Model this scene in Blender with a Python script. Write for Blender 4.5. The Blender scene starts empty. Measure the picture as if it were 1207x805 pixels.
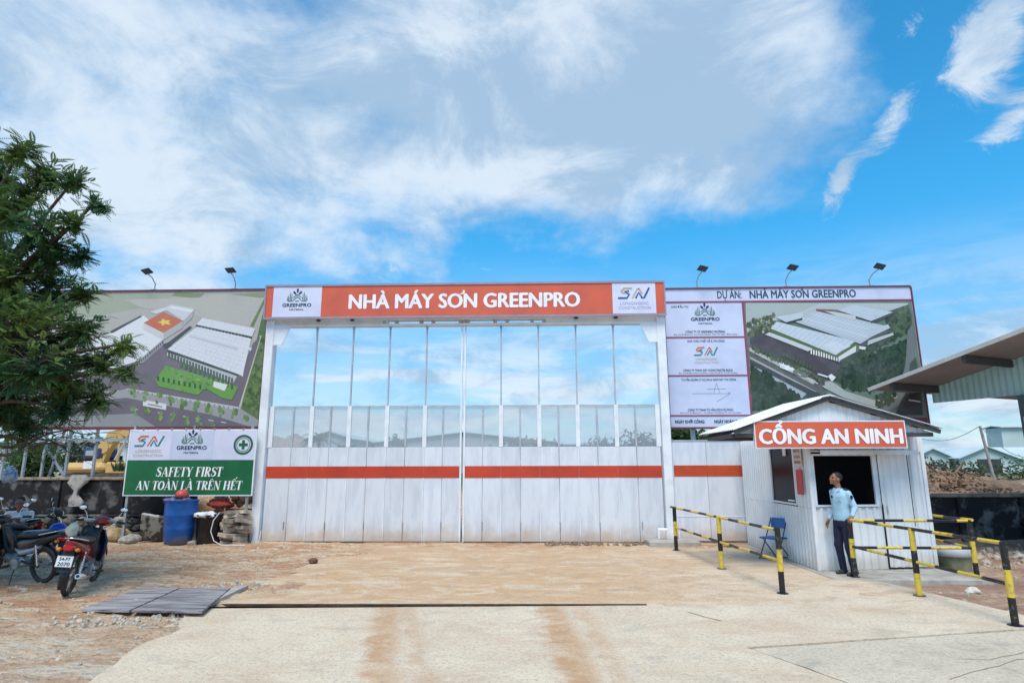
import bpy, bmesh, math, random
from mathutils import Vector, Matrix, noise, Euler
random.seed(7)
sc = bpy.context.scene
col = sc.collection
rad = math.radians
V = Vector

# ------------------------------------------------------------------ camera
F, PITCH, YAW, ROLL, CAMH = 723.93, rad(11.498), rad(1.772), rad(-0.136), 1.85
cp, sp, cy, sy, cr, sr = math.cos(PITCH), math.sin(PITCH), math.cos(YAW), math.sin(YAW), math.cos(ROLL), math.sin(ROLL)
RZ = Matrix(((cy, -sy, 0), (sy, cy, 0), (0, 0, 1)))
_r, _u, _f = V((1, 0, 0)), V((0, -sp, cp)), V((0, cp, sp))
CR = RZ @ (cr * _r + sr * _u); CU = RZ @ (-sr * _r + cr * _u); CF = RZ @ _f
cam_d = bpy.data.cameras.new('camera'); cam = bpy.data.objects.new('camera', cam_d); col.objects.link(cam)
cam_d.sensor_width = 36; cam_d.lens = F / 1207 * 36; cam_d.clip_start = 0.05; cam_d.clip_end = 6000
m3 = Matrix((CR, CU, -CF)).transposed()
cam.matrix_world = Matrix.Translation((0, 0, CAMH)) @ m3.to_4x4()
sc.camera = cam
CAM = V((0, 0, CAMH))

def ray(px, py):
    return CR * ((px - 603.5) / F) + CU * (-(py - 402.5) / F) + CF
def gr(px, py, z=0.0):
    d = ray(px, py); return CAM + d * ((z - CAMH) / d.z)
def at(px, py, Y):
    d = ray(px, py); return CAM + d * (Y / d.y)
def onp(px, py, P, Q):
    d = ray(px, py); n = V((-(Q[1] - P[1]), Q[0] - P[0], 0))
    return CAM + d * (n.dot(V((P[0], P[1], 0)) - CAM) / n.dot(d))
def azel(px, py):
    d = ray(px, py).normalized(); return math.atan2(d.x, d.y), math.asin(d.z)

# ------------------------------------------------------------------ world: daylight sky with broken cloud
SUN_EL, SUN_AZ = rad(60), rad(-173)      # azimuth from +Y clockwise: high, behind the camera, a little to the left
sc.view_settings.view_transform = 'Standard'; sc.view_settings.look = 'None'
sc.view_settings.exposure = 0.34; sc.view_settings.gamma = 1.0; sc.view_settings.use_curve_mapping = False
w = bpy.data.worlds.new('World'); sc.world = w; w.use_nodes = True
nt = w.node_tree; nt.nodes.clear()
def N(t, **k):
    n = nt.nodes.new(t)
    for a, b in k.items(): setattr(n, a, b)
    return n
def L(a, b): nt.links.new(a, b)
def math_(op, a, b=None, c=None, clamp=False):
    n = N('ShaderNodeMath', operation=op, use_clamp=clamp)
    for i, v in enumerate((a, b, c)):
        if v is None: continue
        if isinstance(v, (int, float)): n.inputs[i].default_value = v
        else: L(v, n.inputs[i])
    return n.outputs[0]
def ramp(v, a, b, lo=0.0, hi=1.0):
    n = N('ShaderNodeMapRange', interpolation_type='SMOOTHSTEP')
    L(v, n.inputs[0]); n.inputs[1].default_value = a; n.inputs[2].default_value = b
    n.inputs[3].default_value = lo; n.inputs[4].default_value = hi
    return n.outputs[0]
def mixc(f, a, b):
    n = N('ShaderNodeMix', data_type='RGBA')
    if isinstance(f, float): n.inputs[0].default_value = f
    else: L(f, n.inputs[0])
    for i, v in ((6, a), (7, b)):
        if isinstance(v, tuple): n.inputs[i].default_value = (*v, 1)
        else: L(v, n.inputs[i])
    return n.outputs[2]
tc = N('ShaderNodeTexCoord'); sep = N('ShaderNodeSeparateXYZ'); L(tc.outputs['Generated'], sep.inputs[0])
sx_, sy_, sz_ = sep.outputs
az = math_('ARCTAN2', sx_, sy_); el = math_('ARCSINE', sz_)
den = math_('ADD', math_('MAXIMUM', sz_, 0.0), 0.34)
cmb = N('ShaderNodeCombineXYZ'); L(math_('DIVIDE', sx_, den), cmb.inputs[0]); L(math_('DIVIDE', sy_, den), cmb.inputs[1])
def noi(scale, detail=7, rough=0.55, dist=0.0, off=(0, 0, 0), vec=None, sc3=(1, 1, 1)):
    mp = N('ShaderNodeMapping'); L(vec or cmb.outputs[0], mp.inputs[0]); mp.inputs[1].default_value = off; mp.inputs[3].default_value = sc3
    n = N('ShaderNodeTexNoise'); n.inputs['Scale'].default_value = scale; n.inputs['Detail'].default_value = detail
    n.inputs['Roughness'].default_value = rough; n.inputs['Distortion'].default_value = dist
    L(mp.outputs[0], n.inputs['Vector']); return n.outputs[0]
def blobs(lst):
    tot = None
    for px, py, rx, ry, wt, *rot in lst:
        a, e = azel(px, py); th = rad(rot[0]) if rot else 0
        da = math_('SUBTRACT', az, a); de = math_('SUBTRACT', el, e)
        u_ = math_('ADD', math_('MULTIPLY', da, math.cos(th) * 650.0 / rx), math_('MULTIPLY', de, math.sin(th) * 650.0 / rx))
        v_ = math_('ADD', math_('MULTIPLY', da, -math.sin(th) * 650.0 / ry), math_('MULTIPLY', de, math.cos(th) * 650.0 / ry))
        d = math_('ADD', math_('MULTIPLY', u_, u_), math_('MULTIPLY', v_, v_))
        g = math_('MULTIPLY', math_('EXPONENT', math_('MULTIPLY', d, -1.0)), wt)
        tot = g if tot is None else math_('ADD', tot, g)
    return tot
cover = blobs([(260, 60, 460, 190, .42), (700, 60, 300, 130, .42), (800, 170, 180, 80, .34), (560, 200, 150, 50, .16), (150, 260, 220, 60, .20),
               (1180, 100, 95, 230, -.50), (990, 296, 300, 44, -.50), (520, 268, 150, 22, -.16), (600, 42, 40, 22, -.22), (470, 170, 50, 26, -.14), (200, 322, 260, 16, -.04), (330, 270, 110, 26, .10), (230, 318, 160, 14, -.16),
               (1150, 425, 110, 34, .55), (950, 30, 90, 70, .22), (690, 290, 50, 24, .22)])
n1 = noi(1.5, 9, .56, .25, (3.1, 1.7, 0))
n2 = noi(6.0, 8, .62, .15, (8, 3, 1))
mask = ramp(math_('ADD', math_('ADD', math_('MULTIPLY_ADD', n1, 1.5, -.75), math_('MULTIPLY_ADD', n2, 1.0, -.5)), cover), -.10, .58, 0, .90)
wisp = noi(9.0, 9, .72, .9, (5.2, 9.3, 0))
wisps = ramp(math_('ADD', wisp, blobs([(1052, 142, 44, 15, .42, 48), (990, 215, 36, 13, .42, 62), (1072, 32, 36, 14, .22, 55), (1150, 65, 60, 24, .36, 55), (1185, 150, 30, 12, .3, 30), (1190, 110, 26, 60, .22, 10), (1195, 20, 40, 24, .24), (560, 318, 40, 16, .2, 60), (470, 322, 60, 14, .16), (360, 300, 120, 30, .14), (590, 216, 60, 12, .28, -12)])), .70, .98, 0, .9)
band = noi(5.0, 6, .55, .2, (1, 4, 2), vec=tc.outputs['Generated'], sc3=(.7, .7, 6.0))
low = math_('MULTIPLY', ramp(el, .06, .36, 1, 0), ramp(band, .42, .56, .42, 1))
m_all = math_('MAXIMUM', math_('MAXIMUM', mask, wisps), low, clamp=True)
skyt = N('ShaderNodeTexSky', sky_type='NISHITA'); skyt.sun_disc = False; skyt.sun_elevation = SUN_EL; skyt.sun_rotation = SUN_AZ
skyt.altitude = 0; skyt.air_density = 1.0; skyt.dust_density = 0.3; skyt.ozone_density = 2.0
tint = N('ShaderNodeMix', data_type='RGBA', blend_type='MULTIPLY'); tint.inputs[0].default_value = 1
L(skyt.outputs[0], tint.inputs[6]); L(mixc(ramp(el, 0.0, .42), (.72, .98, 1.12), (.34, 1.50, 1.82)), tint.inputs[7])
shade = ramp(math_('ADD', math_('MULTIPLY_ADD', noi(3.6, 9, .66, .5, (7.7, 2.2, 0)), 1.5, -.20), blobs([(760, 120, 230, 110, .20), (900, 190, 120, 70, .1), (330, 230, 260, 60, .06), (560, 215, 90, 26, -.30), (1140, 430, 120, 36, .22), (150, 200, 150, 90, -.1), (980, 40, 60, 80, -.1)])), .42, .78)
cloudc = mixc(shade, (6.2, 7.0, 7.8), (3.3, 4.6, 6.1))
final = mixc(m_all, tint.outputs[2], cloudc)
bg = N('ShaderNodeBackground'); bg.inputs[1].default_value = 0.10; L(final, bg.inputs[0])
wo = N('ShaderNodeOutputWorld'); L(bg.outputs[0], wo.inputs[0])

sd = bpy.data.lights.new('sun', 'SUN'); sd.energy = 3.0; sd.angle = rad(30); sd.color = (1, .90, .77)
so = bpy.data.objects.new('sun', sd); col.objects.link(so)
sdir = V((math.sin(SUN_AZ) * math.cos(SUN_EL), math.cos(SUN_AZ) * math.cos(SUN_EL), math.sin(SUN_EL)))
so.rotation_euler = sdir.to_track_quat('Z', 'Y').to_euler(); so.location = (0, -5, 30)

# ------------------------------------------------------------------ materials
MATS = {}
def mat(name, c, rough=.6, c2=None, scale=4.0, detail=6, amt=1.0, bump=0.0, bscale=None, metal=0.0, spec=.4, stretch=(1, 1, 1), rnd=0.0, lo=.38, hi=.68, world=False, dirt=None, dirth=.4, trans=0.0):
    if name in MATS: return MATS[name]
    m = bpy.data.materials.new(name); m.use_nodes = True; MATS[name] = m
    global nt; nt = m.node_tree; b = nt.nodes['Principled BSDF']
    b.inputs['Roughness'].default_value = rough; b.inputs['Metallic'].default_value = metal
    b.inputs['Specular IOR Level'].default_value = spec
    t = N('ShaderNodeTexCoord'); g = N('ShaderNodeNewGeometry')
    vec = g.outputs['Position'] if world else t.outputs['Object']
    if c2 is None: c2 = tuple(x * .86 for x in c)
    f = ramp(noi(scale, detail, .6, .3, vec=vec, sc3=stretch), lo, hi, 0, amt)
    o = mixc(f, c, c2)
    if dirt:
        sz = N('ShaderNodeSeparateXYZ'); L(g.outputs['Position'], sz.inputs[0])
        h = ramp(math_('ADD', sz.outputs[2], math_('MULTIPLY', noi(3, 5, vec=vec), -.6)), -.3, dirth - .3, .75, 0)
        o = mixc(h, o, dirt)
    if rnd:
        oi = N('ShaderNodeObjectInfo'); hv = N('ShaderNodeHueSaturation'); L(o, hv.inputs['Color'])
        mr = N('ShaderNodeMapRange'); L(oi.outputs['Random'], mr.inputs[0]); mr.inputs[3].default_value = 1 - rnd; mr.inputs[4].default_value = 1 + rnd
        L(mr.outputs[0], hv.inputs['Value']); o = hv.outputs[0]
    L(o, b.inputs['Base Color'])
    if bump:
        bn = N('ShaderNodeBump'); bn.inputs['Strength'].default_value = bump; bn.inputs['Distance'].default_value = .02
        L(noi(bscale or scale * 4, 6, .6, vec=vec, sc3=stretch), bn.inputs['Height']); L(bn.outputs[0], b.inputs['Normal'])
    if trans: b.inputs['Transmission Weight'].default_value = trans; b.inputs['IOR'].default_value = 1.1
    return m
def attr_mat(name, rough=.45, spec=.35):
    m = bpy.data.materials.new(name); m.use_nodes = True; MATS[name] = m
    global nt; nt = m.node_tree; b = nt.nodes['Principled BSDF']
    a = N('ShaderNodeAttribute'); a.attribute_name = 'ink'; t = N('ShaderNodeTexCoord')
    f = ramp(noi(1.2, 5, .6, .3, vec=t.outputs['Object']), .4, .75, 0, .12)
    f2 = ramp(noi(14, 6, .7, .6, vec=t.outputs['Object']), .5, .75, 0, .22)
    o = mixc(f, a.outputs['Color'], (.45, .47, .5)); o = mixc(f2, o, (.10, .12, .12))
    L(o, b.inputs['Base Color']); b.inputs['Roughness'].default_value = rough; b.inputs['Specular IOR Level'].default_value = spec
    return m
white = mat('white_paint', (.64, .67, .73), .42, (.54, .57, .635), 3.0, amt=.9, rnd=.05, dirt=(.46, .34, .23), dirth=.50, bump=.10, bscale=2.2, stretch=(1.6, 1, .35), lo=.42, hi=.66)
white2 = mat('white_steel', (.76, .79, .83), .4, (.64, .67, .72), 2.0, rnd=.02, dirt=(.5, .44, .37), dirth=.3)
steel = mat('galvanised_steel', (.42, .45, .47), .4, (.25, .27, .28), 3, metal=.6)
mull = mat('grey_blue_steel', (.42, .47, .53), .45, (.33, .37, .43), 3)
redp = mat('red_stripe_paint', (.52, .055, .022), .45, (.42, .042, .02), 1.2, rnd=.05)
org = mat('orange_red_vinyl', (.64, .12, .06), .40, (.54, .105, .065), 1.1)
signw = mat('white_vinyl', (.64, .65, .80), .4, (.56, .58, .74), 1.2)
letw = mat('white_lettering', (.86, .84, .88), .5)
navy = mat('navy_print', (.02, .045, .10), .5)
dkgreen = mat('dark_green_print', (.06, .17, .13), .5)
teal = mat('teal_print', (.02, .22, .22), .5)
orp = mat('orange_print', (.6, .16, .06), .5)
goldp = mat('tan_print', (.48, .38, .26), .5)
bluep = mat('blue_print', (.02, .09, .30), .5)
greenv = mat('green_vinyl', (.008, .13, .045), .45, (.007, .10, .04), 1.5)
boardw = mat('billboard_white', (.56, .60, .76), .4, (.48, .53, .70), 1.0)
maroon = mat('maroon_frame', (.16, .035, .05), .5)
black = mat('black_plastic', (.012, .012, .014), .35, (.03, .03, .032), 6)
blackm = mat('black_paint', (.015, .015, .016), .4, (.16, .13, .10), 14, amt=.7, lo=.54, hi=.68)
yel = mat('yellow_paint', (.68, .49, .06), .45, (.36, .25, .10), 14, detail=8, amt=.9, lo=.5, hi=.66)
kios = mat('kiosk_corrugated_sheet', (.76, .79, .81), .38, (.69, .72, .745), 1.5, rnd=.03, dirt=(.5, .46, .4), dirth=.35)
roofm = mat('kiosk_roof_sheet', (.72, .76, .80), .5, (.60, .63, .66), 3)
darkin = mat('interior_shade_black', (.03, .032, .04), .9)  # near-black stands for the unlit inside of the booth
conc = mat('concrete', (.42, .40, .36), .85, (.30, .28, .25), 4, bump=.3)
chrome = mat('chrome', (.75, .76, .78), .15, metal=1.0)
rubber = mat('tyre_rubber', (.035, .032, .03), .8, (.12, .09, .07), 8, amt=.6)
redbike = mat('red_bike_paint', (.26, .008, .018), .18, spec=.6)
silver = mat('silver_bike_paint', (.50, .53, .56), .25, metal=.3)
bluebike = mat('blue_helmet_paint', (.01, .05, .42), .2)
lampred = mat('red_lamp_lens', (.45, .01, .01), .12, spec=.7)
glassd = mat('dark_window_glass', (.006, .007, .010), .25, spec=.06)
bluebar = mat('blue_barrel_plastic', (.012, .10, .36), .38, (.01, .07, .26), 4, dirt=(.2, .15, .12), dirth=.25)
skin = mat('skin', (.28, .13, .08), .55); hair = mat('black_hair', (.012, .010, .009), .6)
shirt = mat('light_blue_shirt', (.36, .55, .68), .8, (.31, .49, .62), 3, bump=.25, bscale=14)
trous = mat('navy_trousers', (.010, .014, .045), .85, bump=.2, bscale=12)
wshirt = mat('white_shirt', (.6, .62, .65), .8, bump=.2, bscale=14)
shoe = mat('dark_shoe', (.05, .04, .04), .5)
rockm = mat('grey_stone', (.36, .33, .28), .9, (.20, .18, .15), 5, bump=.5, rnd=.25)
rocko = mat('ochre_stone', (.42, .30, .16), .9, (.26, .18, .10), 5, bump=.5, rnd=.1)
brickm = mat('red_brick', (.40, .17, .10), .9, (.26, .15, .11), 8, bump=.4, rnd=.3)
pave = mat('grey_paver', (.48, .41, .34), .9, (.27, .22, .18), 8, bump=.4, rnd=.35)
wood = mat('weathered_plank', (.33, .31, .31), .8, (.09, .08, .09), 3, stretch=(.5, 5, 5), bump=.5, rnd=.1)
barkm = mat('tree_bark', (.12, .09, .065), .9, (.06, .045, .035), 12, bump=.6)
mossw = mat('stained_dark_concrete', (.12, .12, .115), .9, (.010, .010, .012), 2.2, detail=10, bump=.6, lo=.36, hi=.52, rnd=.25)
mossl = mat('pale_concrete_cap', (.30, .24, .17), .9, (.16, .13, .10), 5, bump=.4)
yelm = mat('excavator_yellow', (.55, .36, .13), .45, (.5, .33, .12), 3)
whb = mat('far_pale_cladding', (.52, .60, .58), .7, (.45, .53, .52), .3)
whr = mat('far_roof_sheet', (.50, .58, .60), .6, (.42, .50, .53), .3)
tealw = mat('teal_shed_cladding', (.38, .58, .57), .55, (.30, .48, .48), 1.0)
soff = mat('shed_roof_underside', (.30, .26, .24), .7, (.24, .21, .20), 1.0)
cloth = mat('white_cloth', (.75, .76, .8), .8, bump=.3)
printm = attr_mat('printed_picture')

def leafmat(name, c, c2, tr=.35):
    m = bpy.data.materials.new(name); m.use_nodes = True; MATS[name] = m
    global nt; nt = m.node_tree; b = nt.nodes['Principled BSDF']; t = N('ShaderNodeTexCoord')
    o = mixc(ramp(noi(.9, 4, .6, vec=t.outputs['Object']), .4, .62), c, c2); L(o, b.inputs['Base Color'])
    b.inputs['Roughness'].default_value = .6; b.inputs['Specular IOR Level'].default_value = .25
    tb = N('ShaderNodeBsdfTranslucent'); L(o, tb.inputs[0]); mx = N('ShaderNodeMixShader'); mx.inputs[0].default_value = tr
    L(b.outputs[0], mx.inputs[1]); L(tb.outputs[0], mx.inputs[2]); L(mx.outputs[0], nt.nodes['Material Output'].inputs[0])
    return m
leafd = leafmat('dark_feather_foliage', (.042, .13, .065), (.16, .24, .06))
leafg = leafmat('bush_foliage', (.045, .085, .035), (.09, .14, .045))
leafo = leafmat('dull_foliage', (.09, .115, .075), (.06, .085, .06))

def pane_mat():
    m = bpy.data.materials.new('hazy_clear_sheet'); m.use_nodes = True
    global nt; nt = m.node_tree; nt.nodes.remove(nt.nodes['Principled BSDF'])
    tr = N('ShaderNodeBsdfTransparent'); tr.inputs[0].default_value = (.86, .89, .90, 1)
    d = N('ShaderNodeBsdfDiffuse'); d.inputs[0].default_value = (.70, .78, .86, 1)
    gl = N('ShaderNodeBsdfGlossy'); gl.inputs[1].default_value = .08
    t = N('ShaderNodeTexCoord')
    a = N('ShaderNodeMixShader'); L(ramp(noi(.8, 3, vec=t.outputs['Object']), .3, .7, .17, .25), a.inputs[0]); L(tr.outputs[0], a.inputs[1]); L(d.outputs[0], a.inputs[2])
    b = N('ShaderNodeMixShader'); b.inputs[0].default_value = .04; L(a.outputs[0], b.inputs[1]); L(gl.outputs[0], b.inputs[2])
    L(b.outputs[0], nt.nodes['Material Output'].inputs[0]); return m
panem = pane_mat()

# ------------------------------------------------------------------ mesh helpers
class MB:
    def __init__(s): s.v = []; s.f = []; s.mi = []; s.c = []; s.sm = []
    def add(s, vs, fs, mi=0, c=None, smooth=False):
        o = len(s.v); s.v += [V(p) for p in vs]
        for f in fs: s.f.append([o + i for i in f]); s.mi.append(mi); s.c.append(c); s.sm.append(smooth)
        return s
    def box(s, c, d, mi=0, R=None, bev=0.0, c_=None):
        hx, hy, hz = d[0] / 2, d[1] / 2, d[2] / 2; c = V(c)
        if bev:
            b = min(bev, hx * .9, hy * .9, hz * .9); vs = []; idx = {}
            for sx in (-1, 1):
                for sy in (-1, 1):
                    for sz in (-1, 1):
                        for k, p in enumerate(((hx, hy - b, hz - b), (hx - b, hy, hz - b), (hx - b, hy - b, hz))):
                            idx[(sx, sy, sz, k)] = len(vs); vs.append(V((sx * p[0], sy * p[1], sz * p[2])))
            bm = bmesh.new(); 
            for p in vs: bm.verts.new(p)
            r = bmesh.ops.convex_hull(bm, input=bm.verts); bm.verts.index_update()
            bmesh.ops.dissolve_limit(bm, angle_limit=.02, verts=bm.verts, edges=bm.edges); bm.verts.index_update(); bm.verts.ensure_lookup_table()
            vs = [v.co.copy() for v in bm.verts]; fs = [[v.index for v in f.verts] for f in bm.faces]; bm.free()
        else:
            vs = [V((x, y, z)) for x in (-hx, hx) for y in (-hy, hy) for z in (-hz, hz)]
            fs = [(0, 1, 3, 2), (4, 6, 7, 5), (0, 4, 5, 1), (2, 3, 7, 6), (0, 2, 6, 4), (1, 5, 7, 3)]
        if R is not None: vs = [R @ p for p in vs]
        return s.add([p + c for p in vs], fs, mi, c_)
    def b2(s, a, b, mi=0, bev=0.0, c_=None):
        a, b = V(a), V(b); d = b - a
        return s.box((a + b) / 2, (abs(d.x), abs(d.y), abs(d.z)), mi, None, bev, c_)
    def bar(s, p, q, w, h=None, mi=0, up=(0, 0, 1)):
        p, q = V(p), V(q); d = (q - p); l = d.length; x = d.normalized(); u = V(up)
        if abs(x.dot(u)) > .98: u = V((0, 1, 0))
        y = u.cross(x).normalized(); z = x.cross(y)
        return s.box((p + q) / 2, (l, w, h or w), mi, Matrix((x, y, z)).transposed())
    def tube(s, pts, r, n=8, mi=0, cap=True, rs=None, smooth=True):
        pts = [V(p) for p in pts]; m = len(pts); vs = []; prev = None
        for i, p in enumerate(pts):
            t = (pts[min(i + 1, m - 1)] - pts[max(i - 1, 0)]).normalized()
            if prev is None:
                a = V((0, 0, 1)) if abs(t.z) < .9 else V((1, 0, 0)); u = t.cross(a).normalized()
            else: u = (prev - t * prev.dot(t)).normalized()
            prev = u; v = t.cross(u); rr = rs[i] if rs else r
            for k in range(n):
                a = 2 * math.pi * k / n; vs.append(p + (u * math.cos(a) + v * math.sin(a)) * rr)
        fs = [(i * n + k, i * n + (k + 1) % n, (i + 1) * n + (k + 1) % n, (i + 1) * n + k) for i in range(m - 1) for k in range(n)]
        s.add(vs, fs, mi, None, smooth)
        if cap: s.add(vs[:n], [tuple(range(n))[::-1]], mi); s.add(vs[-n:], [tuple(range(n))], mi)
        return s
    def loft(s, secs, mi=0, cap=True, smooth=True):
        n = len(secs[0]); vs = [V(p) for q in secs for p in q]; m = len(secs)
        s.add(vs, [(i * n + k, i * n + (k + 1) % n, (i + 1) * n + (k + 1) % n, (i + 1) * n + k) for i in range(m - 1) for k in range(n)], mi, None, smooth)
        if cap: s.add(vs[:n], [tuple(range(n))[::-1]], mi); s.add(vs[-n:], [tuple(range(n))], mi)
        return s
    def ell(s, c, r, n=12, m=8, mi=0, R=None, f=None):
        c = V(c); vs = []
        for i in range(m + 1):
            th = math.pi * i / m
            for k in range(n):
                a = 2 * math.pi * k / n; p = V((r[0] * math.sin(th) * math.cos(a), r[1] * math.sin(th) * math.sin(a), r[2] * math.cos(th)))
                if f: p = f(p)
                vs.append((R @ p if R else p) + c)
        return s.add(vs, [(i * n + k, (i + 1) * n + k, (i + 1) * n + (k + 1) % n, i * n + (k + 1) % n) for i in range(m) for k in range(n)], mi, None, True)
    def torus(s, c, R_, r, ax='y', n=28, m=8, mi=0):
        c = V(c); vs = []
        for i in range(n):
            a = 2 * math.pi * i / n
            for k in range(m):
                b = 2 * math.pi * k / m; q = R_ + r * math.cos(b); h = r * math.sin(b)
                p = {'y': (q * math.cos(a), h, q * math.sin(a)), 'z': (q * math.cos(a), q * math.sin(a), h), 'x': (h, q * math.cos(a), q * math.sin(a))}[ax]
                vs.append(c + V(p))
        return s.add(vs, [(i * m + k, i * m + (k + 1) % m, ((i + 1) % n) * m + (k + 1) % m, ((i + 1) % n) * m + k) for i in range(n) for k in range(m)], mi, None, True)
    def poly(s, pts, t=(0, 0, 0), mi=0, c=None):
        """flat polygon, extruded by the vector t"""
        pts = [V(p) for p in pts]; n = len(pts); t = V(t)
        if t.length == 0: return s.add(pts, [tuple(range(n))], mi, c)
        return s.add(pts + [p + t for p in pts], [tuple(range(n)), tuple(range(2 * n - 1, n - 1, -1))] + [(i, (i + 1) % n, n + (i + 1) % n, n + i) for i in range(n)], mi, c)

BASE = {}
def link(name, me, m, parent, loc):
    o = bpy.data.objects.new(name, me); col.objects.link(o); o.location = loc
    for x in (m if isinstance(m, (list, tuple)) else [m]): me.materials.append(x)
    if parent: o.parent = parent
    return o
def part(name, mb, m, parent=None, loc=None, label=None, kind=None):
    """verts are in world space when the parent was made with thing(); the origin is put at loc (or the parent's base)"""
    pb = BASE.get(parent, V((0, 0, 0))) if parent else V((0, 0, 0))
    b = V(loc) if loc is not None else pb
    me = bpy.data.meshes.new(name); me.from_pydata([tuple(p - b) for p in mb.v], [], mb.f)
    o = link(name, me, m, parent, b - pb)
    me.polygons.foreach_set('material_index', mb.mi); me.polygons.foreach_set('use_smooth', mb.sm)
    if any(c is not None for c in mb.c):
        at_ = me.color_attributes.new('ink', 'FLOAT_COLOR', 'CORNER'); cs = []
        for f, c in zip(mb.f, mb.c): cs += [*(c or (.5, .5, .5)), 1] * len(f)
        at_.data.foreach_set('color', cs)
    me.update(); BASE[o] = b
    if label: o['label'] = label
    if kind: o['kind'] = kind
    return o
def thing(name, label, cat, loc=(0, 0, 0), group=None, local=False, rz=0):
    o = bpy.data.objects.new(name, None); col.objects.link(o); o.location = loc; o.rotation_euler.z = rz
    o.empty_display_size = .2
    BASE[o] = V((0, 0, 0)) if local else V(loc)
    tag(o, label, cat, group); return o
def tag(o, label, cat, group=None):
    o['label'] = label; o['category'] = cat
    if group: o['group'] = group
    return o
def struct(name, mb, m, loc=(0, 0, 0), kind='structure'):
    o = part(name, mb, m, None, loc); o['kind'] = kind; return o
def copypiece(src, parent, delta, rz=0):
    c = src.copy(); col.objects.link(c); c.parent = parent; c.location = src.location + V(delta)
    if rz: c.rotation_euler.z = rz
    BASE[c] = V((0, 0, 0)); return c

def textmb(mb, body, O, R, U, width=None, height=.3, bold=0.0, depth=.004, align='c', mi=0, maxw=None, res=2, raw=False):
    """lettering centred on O in the plane (R,U); caps are `height` high; standing out along R x U"""
    hx = []
    if 'Ơ' in body:      # this glyph of the built-in font fills badly: plain O plus a drawn horn
        for i, c_ in enumerate(body):
            if c_ == 'Ơ':
                q_ = MB(); textmb(q_, body[:i].replace('Ơ', 'O') + 'O', (0, 0, 0), X_, Z_, height=.729, align='l', raw=True); hx.append(max(v.x for v in q_.v))
        body = body.replace('Ơ', 'O')
    cu = bpy.data.curves.new('t', 'FONT'); cu.body = body; cu.size = 1; cu.resolution_u = res; cu.fill_mode = 'FRONT'
    ob = bpy.data.objects.new('t', cu); col.objects.link(ob)
    dg = bpy.context.evaluated_depsgraph_get(); me = ob.evaluated_get(dg).to_mesh()
    vs = [v.co.copy() for v in me.vertices]; fs = [tuple(p.vertices) for p in me.polygons]
    ob.to_mesh_clear(); bpy.data.objects.remove(ob); bpy.data.curves.remove(cu)
    if not vs: return mb
    x0 = min(v.x for v in vs); x1 = max(v.x for v in vs); s = height / .729
    if raw: mb.v += [V((v.x, 0, v.y)) for v in vs]; return mb
    sx = width / (x1 - x0) if width else s
    if maxw and sx * (x1 - x0) > maxw: sx = maxw / (x1 - x0)
    ox = {'c': (x0 + x1) / 2, 'l': x0, 'r': x1}[align]; O, R, U = V(O), V(R), V(U); Nn = R.cross(U)
    for h in hx:
        P = lambda x, y: ((x - ox) * sx, (y - .3645) * s)
        ribbon(mb, [P(h - .10, .66), P(h + .03, .69), P(h + .085, .76), P(h + .085, .86)], [.05 * s, .085 * s, .10 * s, .09 * s], O, R, U, depth + .0022)
    for k, (bx, by) in enumerate(((0, 0), (-1, 0), (1, 0), (0, -.6), (0, .6), (-.6, -.4), (.6, .4)) if bold else ((0, 0),)):
        mb.add([O + R * ((v.x - ox) * sx + bx * bold * s * 1.1) + U * ((v.y - .3645) * s + by * bold * s) + Nn * (depth + k * .00025) for v in vs], fs, mi)
    return mb
X_, Z_ = V((1, 0, 0)), V((0, 0, 1))

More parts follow.
